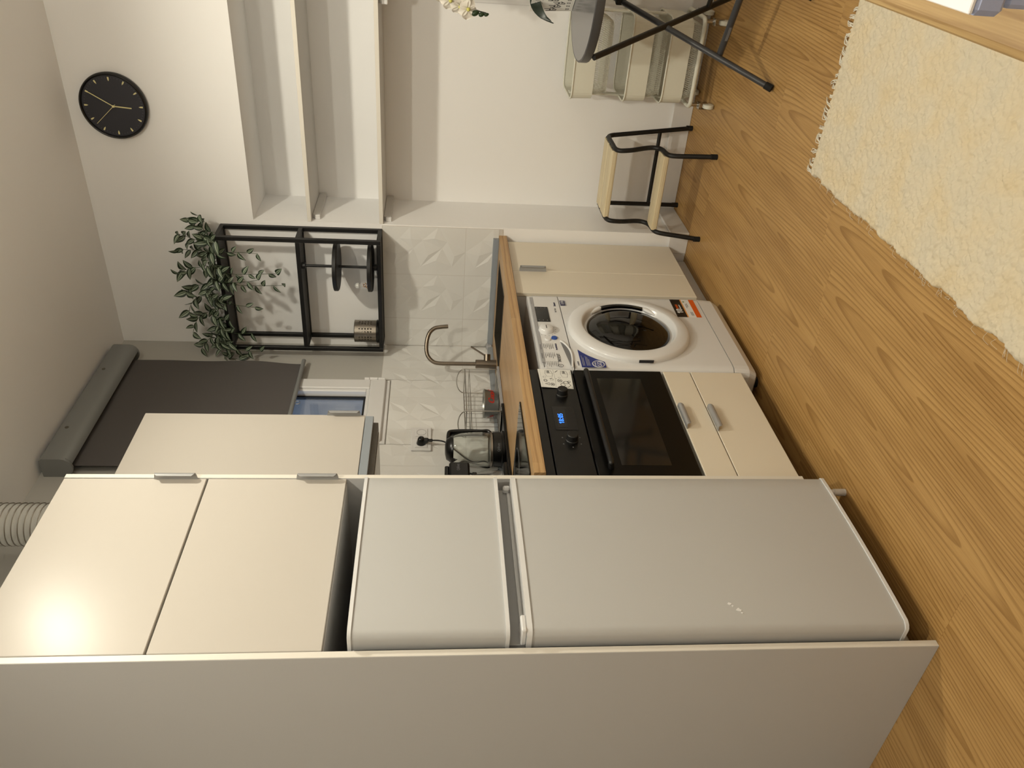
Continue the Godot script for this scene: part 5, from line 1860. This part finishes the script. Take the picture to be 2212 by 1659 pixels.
func folding_table():
	var c = v3(1.818, 0, 0.333); var H = 0.71; var R = 0.291
	var t = thing("folding_table", "round grey folding table with crossed dark metal legs", "table", c)
	var st = nst()
	lathe(st, [Vector2(0, H - 0.014), Vector2(R - 0.010, H - 0.014), Vector2(R - 0.010, H - 0.034), Vector2(R - 0.002, H - 0.034), Vector2(R, H - 0.030), Vector2(R, H - 0.003), Vector2(R - 0.003, H), Vector2(R - 0.007, H)], 96)
	pt(t, "rim", st, M.table_rim)
	st = nst()
	lathe(st, [Vector2(R - 0.007, H - 0.0002), Vector2(0, H - 0.0002)], 72)
	pt(t, "table_top", st, M.table_top)
	var dr = v3(0.4226, 0, -0.9063); var n = v3(0.9063, 0, 0.4226)
	var fb = v3(1.524, 0, 0.594)
	for k in 2:
		var o = n * (0.0 if k == 0 else 0.37)
		var i1 = n * (0.004 if k == 0 else -0.004)
		# leg that runs from the near foot up under the far side
		st = nst()
		var foot = fb + v3(0, 0.012, 0) + o
		var head = fb + dr * 0.600 + v3(0, 0.664, 0) + o
		tube(st, [foot, head], 0.0115, 14, true, false)
		var lg = pw(t, "leg", st, M.table_leg_grey)
		st = nst()
		var d = (head - foot).normalized()
		tube(st, [foot - d * 0.006, foot + d * 0.022], 0.0138, 14)
		pw(lg, "foot_cap", st, M.rubber)
		st = nst()
		var h2 = fb + dr * 0.113 + v3(0, 0.671, 0) + o + i1
		var f2 = fb + dr * 0.575 + v3(0, 0.012, 0) + o + i1
		tube(st, [h2, f2], 0.0115, 14)
		lg = pw(t, "leg", st, M.table_leg)
		st = nst()
		d = (h2 - f2).normalized()
		tube(st, [f2 - d * 0.006, f2 + d * 0.022], 0.0138, 14)
		pw(lg, "foot_cap", st, M.rubber)
		st = nst()
		var pv = fb + dr * 0.335 + v3(0, 0.352, 0) + o
		tube(st, [pv - i1 * 1.4, pv + i1 * 2.0], 0.008, 12)
		pw(t, "pivot_bolt", st, M.rubber)
		st = nst()
		bx(st, v3(-0.018, -0.02, -0.012), v3(0.018, 0.02, 0.012), 0.004, Transform3D(Basis(dr, Vector3.UP, n), fb + dr * 0.478 + v3(0, 0.528, 0) + o))
		pw(t, "hinge_block", st, M.rubber)
	st = nst()
	var b0 = fb + dr * 0.172 + v3(0, 0.178, 0)
	tube(st, [b0, b0 + n * 0.37], 0.0125, 14)
	var br = pw(t, "cross_bar", st, M.table_leg_grey)
	st = nst()
	bx(st, v3(-0.028, -0.005, 0.0123), v3(0.028, 0.005, 0.0128), 0.0, Transform3D(Basis(n, Vector3.UP, -dr), b0 + n * 0.10))
	pw(br, "small_label", st, M.logo_grey)
	st = nst()
	b0 = fb + dr * 0.46 + v3(0, 0.175, 0) + n * 0.002
	tube(st, [b0, b0 + n * 0.366], 0.010, 12)
	pw(t, "cross_bar", st, M.table_leg)
	for s in [0.16, 0.57]:
		st = nst()
		b0 = fb + dr * s + v3(0, 0.676, 0) - n * 0.03
		tube(st, [b0, b0 + n * 0.43], 0.010, 10)
		pw(t, "support_rail", st, M.table_leg)

func orchid():
	var p = v3(1.744, 0.71, 0.117)
	var th = deg_to_rad(38.9)
	# square printed pot
	var t = thing("plant_pot", "square white pot with bold black print on the grey table", "pot", p)
	t.rotation.y = th
	var st = nst()
	var h = 0.062; var H = 0.172; var b = 0.054
	var lo = [v3(-b, 0.001, b), v3(b, 0.001, b), v3(b, 0.001, -b), v3(-b, 0.001, -b)]
	var hi = [v3(-h, H, h), v3(h, H, h), v3(h, H, -h), v3(-h, H, -h)]
	var nn = [Vector3.BACK, Vector3.RIGHT, Vector3.FORWARD, Vector3.LEFT]
	for i in 4:
		var j = (i + 1) % 4
		uvquad(st, [lo[i], lo[j], hi[j], hi[i]], [Vector2(0, 1), Vector2(1, 1), Vector2(1, 0), Vector2(0, 0)], nn[i])
		var k = 0.92
		var ti = [hi[i] * v3(k, 1, k), hi[j] * v3(k, 1, k)]
		uvquad(st, [hi[i], hi[j], ti[1], ti[0]], [Vector2(0.01, 0.01), Vector2(0.01, 0.01), Vector2(0.01, 0.01), Vector2(0.01, 0.01)], Vector3.UP)
		uvquad(st, [ti[0], ti[1], ti[1] - v3(0, 0.03, 0), ti[0] - v3(0, 0.03, 0)], [Vector2(0.01, 0.01), Vector2(0.01, 0.01), Vector2(0.01, 0.01), Vector2(0.01, 0.01)], -nn[i])
	uvquad(st, lo, [Vector2(0.01, 0.01), Vector2(0.01, 0.01), Vector2(0.01, 0.01), Vector2(0.01, 0.01)], Vector3.DOWN)
	pt(t, "pot_wall", st, M.pot)
	st = nst()
	bx(st, v3(-0.055, 0.13, -0.055), v3(0.055, 0.142, 0.055), 0.003)
	pt(t, "soil", st, M.corn_dark)
	# the orchid itself
	var o = thing("orchid", "white orchid with drooping flower stem and dark leaves in the printed pot", "orchid", p + v3(0, 0.143, 0))
	st = nst()
	var A = v3(0.78, 0, -0.63)   # to the right as seen by the camera
	var stem = [v3(0.0, 0.0, 0.0), A * 0.02 + v3(0, 0.18, 0), A * 0.02 + v3(0, 0.36, 0), A * 0.0 + v3(0, 0.44, 0.01), A * -0.03 + v3(0, 0.40, 0.045), A * -0.062 + v3(0, 0.330, 0.055), A * -0.085 + v3(0, 0.275, 0.058), A * -0.098 + v3(0, 0.238, 0.058), A * -0.104 + v3(0, 0.21, 0.058)]
	var sp = smoothed(stem, 8)
	tube(st, sp, 0.0024, 8)
	pt(o, "flower_stem", st, M.orchid_stem)
	for q in [[v3(-0.106, 0.252, 0.062), 0.0105, 0.016], [v3(-0.110, 0.228, 0.062), 0.0085, 0.012], [v3(-0.110, 0.209, 0.060), 0.0065, 0.010]]:
		st = nst()
		var pp = []
		for i in 9:
			var a = -PI / 2 + PI * i / 8
			pp.append(Vector2(max(0.0, cos(a)) * q[1] * (1.0 + 0.15 * sin(a)), sin(a) * q[2]))
		lathe(st, pp, 14, Transform3D(Basis(Vector3.BACK, 0.35), A * q[0].x + v3(0, q[0].y, q[0].z)), 0.2)
		pt(o, "bud", st, M.bud)
	rng.seed = 17
	for f in [[v3(-0.045, 0.395, 0.075), 0.5], [v3(-0.080, 0.350, 0.078), 0.1], [v3(-0.102, 0.312, 0.078), -0.2], [v3(-0.112, 0.282, 0.08), 0.3], [v3(-0.02, 0.43, 0.05), 0.9]]:
		var at = A * (f[0].x + 0.024) + v3(0, f[0].y, f[0].z)
		var look = v3(-0.35 + f[1], -0.25, 0.85).normalized()
		var x = Vector3.UP.cross(look).normalized()
		var bs = Basis(x, look.cross(x), look)
		var fl := Node3D.new()
		fl.name = "flower"
		o.add_child(fl, true)
		fl.position = at
		for k in 5:
			var wide = 0.024 if k in [1, 4] else 0.017
			var ln = 0.036
			var a = TAU * k / 5.0 + f[1]
			st = nst()
			var P = []
			for i in 7:
				var u = i / 6.0
				var w = wide * pow(sin(PI * clamp(0.08 + u * 0.9, 0, 1)), 0.7)
				var row = []
				for c in [-1.0, -0.5, 0.0, 0.5, 1.0]:
					row.append(bs * (Basis(Vector3.BACK, a) * v3(c * w, 0.004 + ln * u, 0.010 * u - 0.020 * u * u + abs(c) * 0.004)))
				P.append(row)
			for i in 6:
				for c in 4:
					var nrm = (P[i][c + 1] - P[i][c]).cross(P[i + 1][c] - P[i][c])
					if nrm.dot(look) < 0: nrm = -nrm
					quad(st, P[i][c], P[i][c + 1], P[i + 1][c + 1], P[i + 1][c], nrm.normalized())
			st.generate_normals()
			pt(fl, "petal", st, M.petal)
		st = nst()
		ball(st, look * 0.008, 0.0075, 10, 6)
		pt(fl, "flower_heart", st, M.petal_heart)
	# strap leaves
	for q in [[-1.0, 0.05, 0.165, -0.075, 0.044], [0.9, 0.3, 0.12, 0.0, 0.03], [0.3, -0.9, 0.11, 0.0, 0.028], [-0.2, 1.0, 0.09, 0.01, 0.026]]:
		st = nst()
		var dirn = (A * q[0] + v3(-0.63, 0, -0.78) * -q[1]).normalized()
		var side = Vector3.UP.cross(dirn)
		if q[0] < -0.9: side = (side * 0.5 + Vector3.UP * (0.85 if side.dot(v3(0.63, 0, 0.78)) < 0 else -0.85)).normalized()
		var P = []
		for i in 13:
			var u = i / 12.0
			var w = q[4] * 0.5 * pow(sin(PI * clamp(0.18 + u * 0.82, 0, 1)), 0.6)
			var yy = 0.065 * sin(u * 1.9) - 0.03 * u * u
			if q[0] < -0.9: yy = 0.012 * sin(PI * u) - 0.052 * u * u - 0.012 * smoothstep(0.8, 1.0, u)
			var cpt = dirn * q[2] * (u - 0.12 * u * u) + v3(0, yy + 0.004, 0)
			var row = []
			for c in [-1.0, 0.0, 1.0]:
				row.append(cpt + side * c * w + v3(0, abs(c) * 0.006, 0))
			P.append(row)
		for i in 12:
			for c in 2:
				var nrm = (P[i][c + 1] - P[i][c]).cross(P[i + 1][c] - P[i][c]).normalized()
				if nrm.y < 0: nrm = -nrm
				quad(st, P[i][c], P[i][c + 1], P[i + 1][c + 1], P[i + 1][c], nrm)
				var dn = -nrm * 0.0014
				quad(st, P[i][c] + dn, P[i][c + 1] + dn, P[i + 1][c + 1] + dn, P[i + 1][c] + dn, -nrm)
		st.generate_normals()
		pt(o, "strap_leaf", st, M.orchid_leaf)

func rug():
	var x0 = 1.372; var x1 = 2.14; var z0 = 1.088; var z1 = 2.90
	var t = thing("woven_rug", "cream woven wool rug with white fringe on the oak floor", "rug", v3((x0 + x1) / 2, 0.0, (z0 + z1) / 2))
	var step = 0.0038
	var nx = int((x1 - x0) / step); var nz = int((z1 - z0) / step)
	var cel := FastNoiseLite.new()
	cel.noise_type = FastNoiseLite.TYPE_CELLULAR
	cel.cellular_return_type = FastNoiseLite.RETURN_DISTANCE
	cel.frequency = 1.0
	cel.seed = 4
	var big := FastNoiseLite.new(); big.seed = 9; big.frequency = 5.0; big.fractal_octaves = 2
	var edge := FastNoiseLite.new(); edge.seed = 19; edge.frequency = 1.0; edge.fractal_octaves = 3
	var V := PackedVector3Array(); var C := PackedColorArray(); var N := PackedVector3Array(); var I := PackedInt32Array()
	V.resize((nx + 1) * (nz + 1)); C.resize(V.size()); N.resize(V.size())
	for j in nz + 1:
		var z = z0 + (z1 - z0) * j / nz
		var wob = edge.get_noise_2d(z * 9.0, 3.0) * 0.014 + edge.get_noise_2d(z * 45.0, 8.0) * 0.003
		for i in nx + 1:
			var u = float(i) / nx
			var x = x0 + (x1 - x0) * u
			var xx = x + wob * pow(1.0 - u, 6.0)
			# rows of thick weft: knots about 9 by 13 mm
			var k = 1.0 + cel.get_noise_2d(x * 56.0 + 0.35 * sin(z * 70.0), z * 62.0)   # 0 at a knot's middle
			var y = 0.0205 - 0.0180 * clamp(k, 0.0, 1.05) + big.get_noise_2d(x, z) * 0.002
			var dmin = min(min(i, nx - i), min(j, nz - j))
			if dmin < 3:
				y *= [0.05, 0.65, 0.9][dmin]
			V[j * (nx + 1) + i] = v3(xx, y + 0.0006, z)
			var b = big.get_noise_2d(x * 1.3 + 7.0, z * 1.3)
			var c = Color(0.70, 0.615, 0.46).lerp(Color(0.70, 0.58, 0.38), clamp(b * 0.9 + 0.1, 0.0, 1.0)).lerp(Color(0.66, 0.60, 0.475), clamp(-b, 0.0, 1.0))
			C[j * (nx + 1) + i] = c
	for j in nz + 1:
		for i in nx + 1:
			var a = V[j * (nx + 1) + max(i - 1, 0)]; var b = V[j * (nx + 1) + min(i + 1, nx)]
			var c = V[max(j - 1, 0) * (nx + 1) + i]; var d = V[min(j + 1, nz) * (nx + 1) + i]
			N[j * (nx + 1) + i] = (d - c).cross(b - a).normalized()
	I.resize(nx * nz * 6)
	var w = 0
	for j in nz:
		for i in nx:
			var a = j * (nx + 1) + i; var b = a + 1; var c = a + nx + 1; var d = c + 1
			I[w] = a; I[w + 1] = b; I[w + 2] = d; I[w + 3] = a; I[w + 4] = d; I[w + 5] = c
			w += 6
	var arr = []
	arr.resize(Mesh.ARRAY_MAX)
	arr[Mesh.ARRAY_VERTEX] = V; arr[Mesh.ARRAY_NORMAL] = N; arr[Mesh.ARRAY_COLOR] = C; arr[Mesh.ARRAY_INDEX] = I
	var am := ArrayMesh.new()
	am.add_surface_from_arrays(Mesh.PRIMITIVE_TRIANGLES, arr)
	am.surface_set_material(0, M.rug)
	var o := MeshInstance3D.new()
	o.name = "pile"
	o.mesh = am
	t.add_child(o, true)
	o.position = -t.position
	# fringe along the far end: knotted bundles of yarn
	rng.seed = 33
	var x = x0 + 0.006
	while x < x1 - 0.01:
		var st = nst()
		var ln = rng.randf_range(0.022, 0.05)
		var lean = rng.randf_range(-0.02, 0.02)
		var loop = rng.randf() < 0.5
		for k in 6:
			var e = rng.randf_range(-0.007, 0.007)
			var b0 = v3(x + (k - 2.5) * 0.0022, 0.006, z0 + 0.004)
			var b1 = v3(x + lean * 0.4 + e * 0.5 + (k - 2.5) * 0.0012, 0.006 + rng.randf() * 0.005, z0 - ln * 0.45)
			var b2 = v3(x + lean + e, 0.0025 + rng.randf() * 0.003, z0 - ln * rng.randf_range(0.8, 1.05))
			if loop and k % 3 == 0:
				b1 += v3(0.007 * (1 if k == 0 else -1), 0.002, 0); b2 = v3(x + lean, 0.004, z0 - ln)
			tube(st, smoothed([b0, b1, b2], 4), [0.0013, 0.0013, 0.0013, 0.0013, 0.0012, 0.0011, 0.0010, 0.0008, 0.0004], 5, false)
		pw(t, "tassel", st, M.fringe)
		x += rng.randf_range(0.019, 0.034)
	# loose hairs along the side
	var hs = nst()
	for i in 60:
		var z = rng.randf_range(z0 + 0.05, 2.5)
		var l = rng.randf_range(0.006, 0.03)
		var a = v3(x0 + 0.006, 0.006, z)
		tube(hs, smoothed([a, a + v3(-l * 0.7, 0.004, rng.randf_range(-0.01, 0.014)), a + v3(-l, -0.003, rng.randf_range(-0.012, 0.016))], 3), 0.0004, 3, false)
	stuff(pw(t, "loose_hairs", hs, M.fringe))

func desk():
	var t = thing("oak_table", "light oak table top with rounded edge beside the rug", "table", v3(2.4, 0, 2.9))
	var st = nst()
	var x0 = 2.086; var x1 = 2.75; var z0 = 2.28; var z1 = 3.45; var y0 = 0.712; var y1 = 0.74
	var lx = 0.30; var lz = 0.6
	var prof = [Vector2(x0 + 0.010, y0), Vector2(x0 + 0.003, y0 + 0.004), Vector2(x0, y0 + 0.011), Vector2(x0, y1 - 0.010), Vector2(x0 + 0.003, y1 - 0.004), Vector2(x0 + 0.010, y1), Vector2(x1, y1), Vector2(x1, y0)]
	var acc = 0.0
	for i in prof.size():
		var j = (i + 1) % prof.size()
		var d = (prof[j] - prof[i])
		var n2 = Vector2(-d.y, d.x).normalized()
		if n2.dot((prof[i] + prof[j]) / 2 - Vector2((x0 + x1) / 2, (y0 + y1) / 2)) < 0: n2 = -n2
		var u0 = acc / lx; var u1 = (acc + d.length()) / lx
		uvquad(st, [v3(prof[i].x, prof[i].y, z0), v3(prof[j].x, prof[j].y, z0), v3(prof[j].x, prof[j].y, z1), v3(prof[i].x, prof[i].y, z1)], [Vector2(u0, z0 / lz), Vector2(u1, z0 / lz), Vector2(u1, z1 / lz), Vector2(u0, z1 / lz)], v3(n2.x, n2.y, 0))
		acc += d.length()
	for z in [z0, z1]:
		for k in range(1, prof.size() - 1):
			uvtri(st, [v3(prof[0].x, prof[0].y, z), v3(prof[k].x, prof[k].y, z), v3(prof[k + 1].x, prof[k + 1].y, z)], [prof[0] * 3, prof[k] * 3, prof[k + 1] * 3], v3(0, 0, -1 if z == z0 else 1))
	pw(t, "table_top", st, M.desk)
	for q in [[x0 + 0.12, z0 + 0.12], [x1 - 0.06, z0 + 0.12], [x0 + 0.12, z1 - 0.06], [x1 - 0.06, z1 - 0.06]]:
		st = nst()
		uvbox(st, v3(q[0] - 0.025, 0, q[1] - 0.025), v3(q[0] + 0.025, y0, q[1] + 0.025), 0.3, 0.6)
		pw(t, "leg", st, M.desk)
	# lidded box standing on it
	var b = thing("storage_box", "white lidded storage box with side shade painted grey-blue, on the oak table", "box", v3(2.25, y1, 2.95))
	var bx0 = 2.141; var bz1 = 3.032; var top = 0.893
	st = nst()
	bx(st, v3(bx0 + 0.005, y1 + 0.001, bz1 - 0.25), v3(bx0 + 0.26, top - 0.027, bz1 - 0.006), 0.003)
	pw(b, "box_body", st, M.box_shade)
	st = nst()
	bx(st, v3(bx0, top - 0.024, bz1 - 0.256), v3(bx0 + 0.265, top - 0.001, bz1), 0.004)
	var ld = pw(b, "lid", st, M.box_shade)  # lid sides carry the painted shade, only the top stays white
	st = nst()
	bx(st, v3(bx0 + 0.0008, top - 0.002, bz1 - 0.255), v3(bx0 + 0.264, top + 0.001, bz1 - 0.0008), 0.002)
	pw(ld, "lid_top", st, M.lid_white)
	st = nst()
	bx(st, v3(bx0 + 0.008, top - 0.028, bz1 - 0.25), v3(bx0 + 0.257, top - 0.023, bz1 - 0.009))
	pw(b, "seam", st, M.seam)

func _ready():
	set_camera()
	set_world()
	make_materials()
	set_lamps()
	room()
	tall_units()
	fridge()
	base_units()
	worktop()
	washer()
	oven()
	rug()
	desk()
	shelves()
	black_shelf()
	roller_blind()
	folding_table()
	trolley()
	step_stool()
	wall_clock()
	wall_panel()
	trailing_plant()
	socket()
	worktop_things()
	orchid()
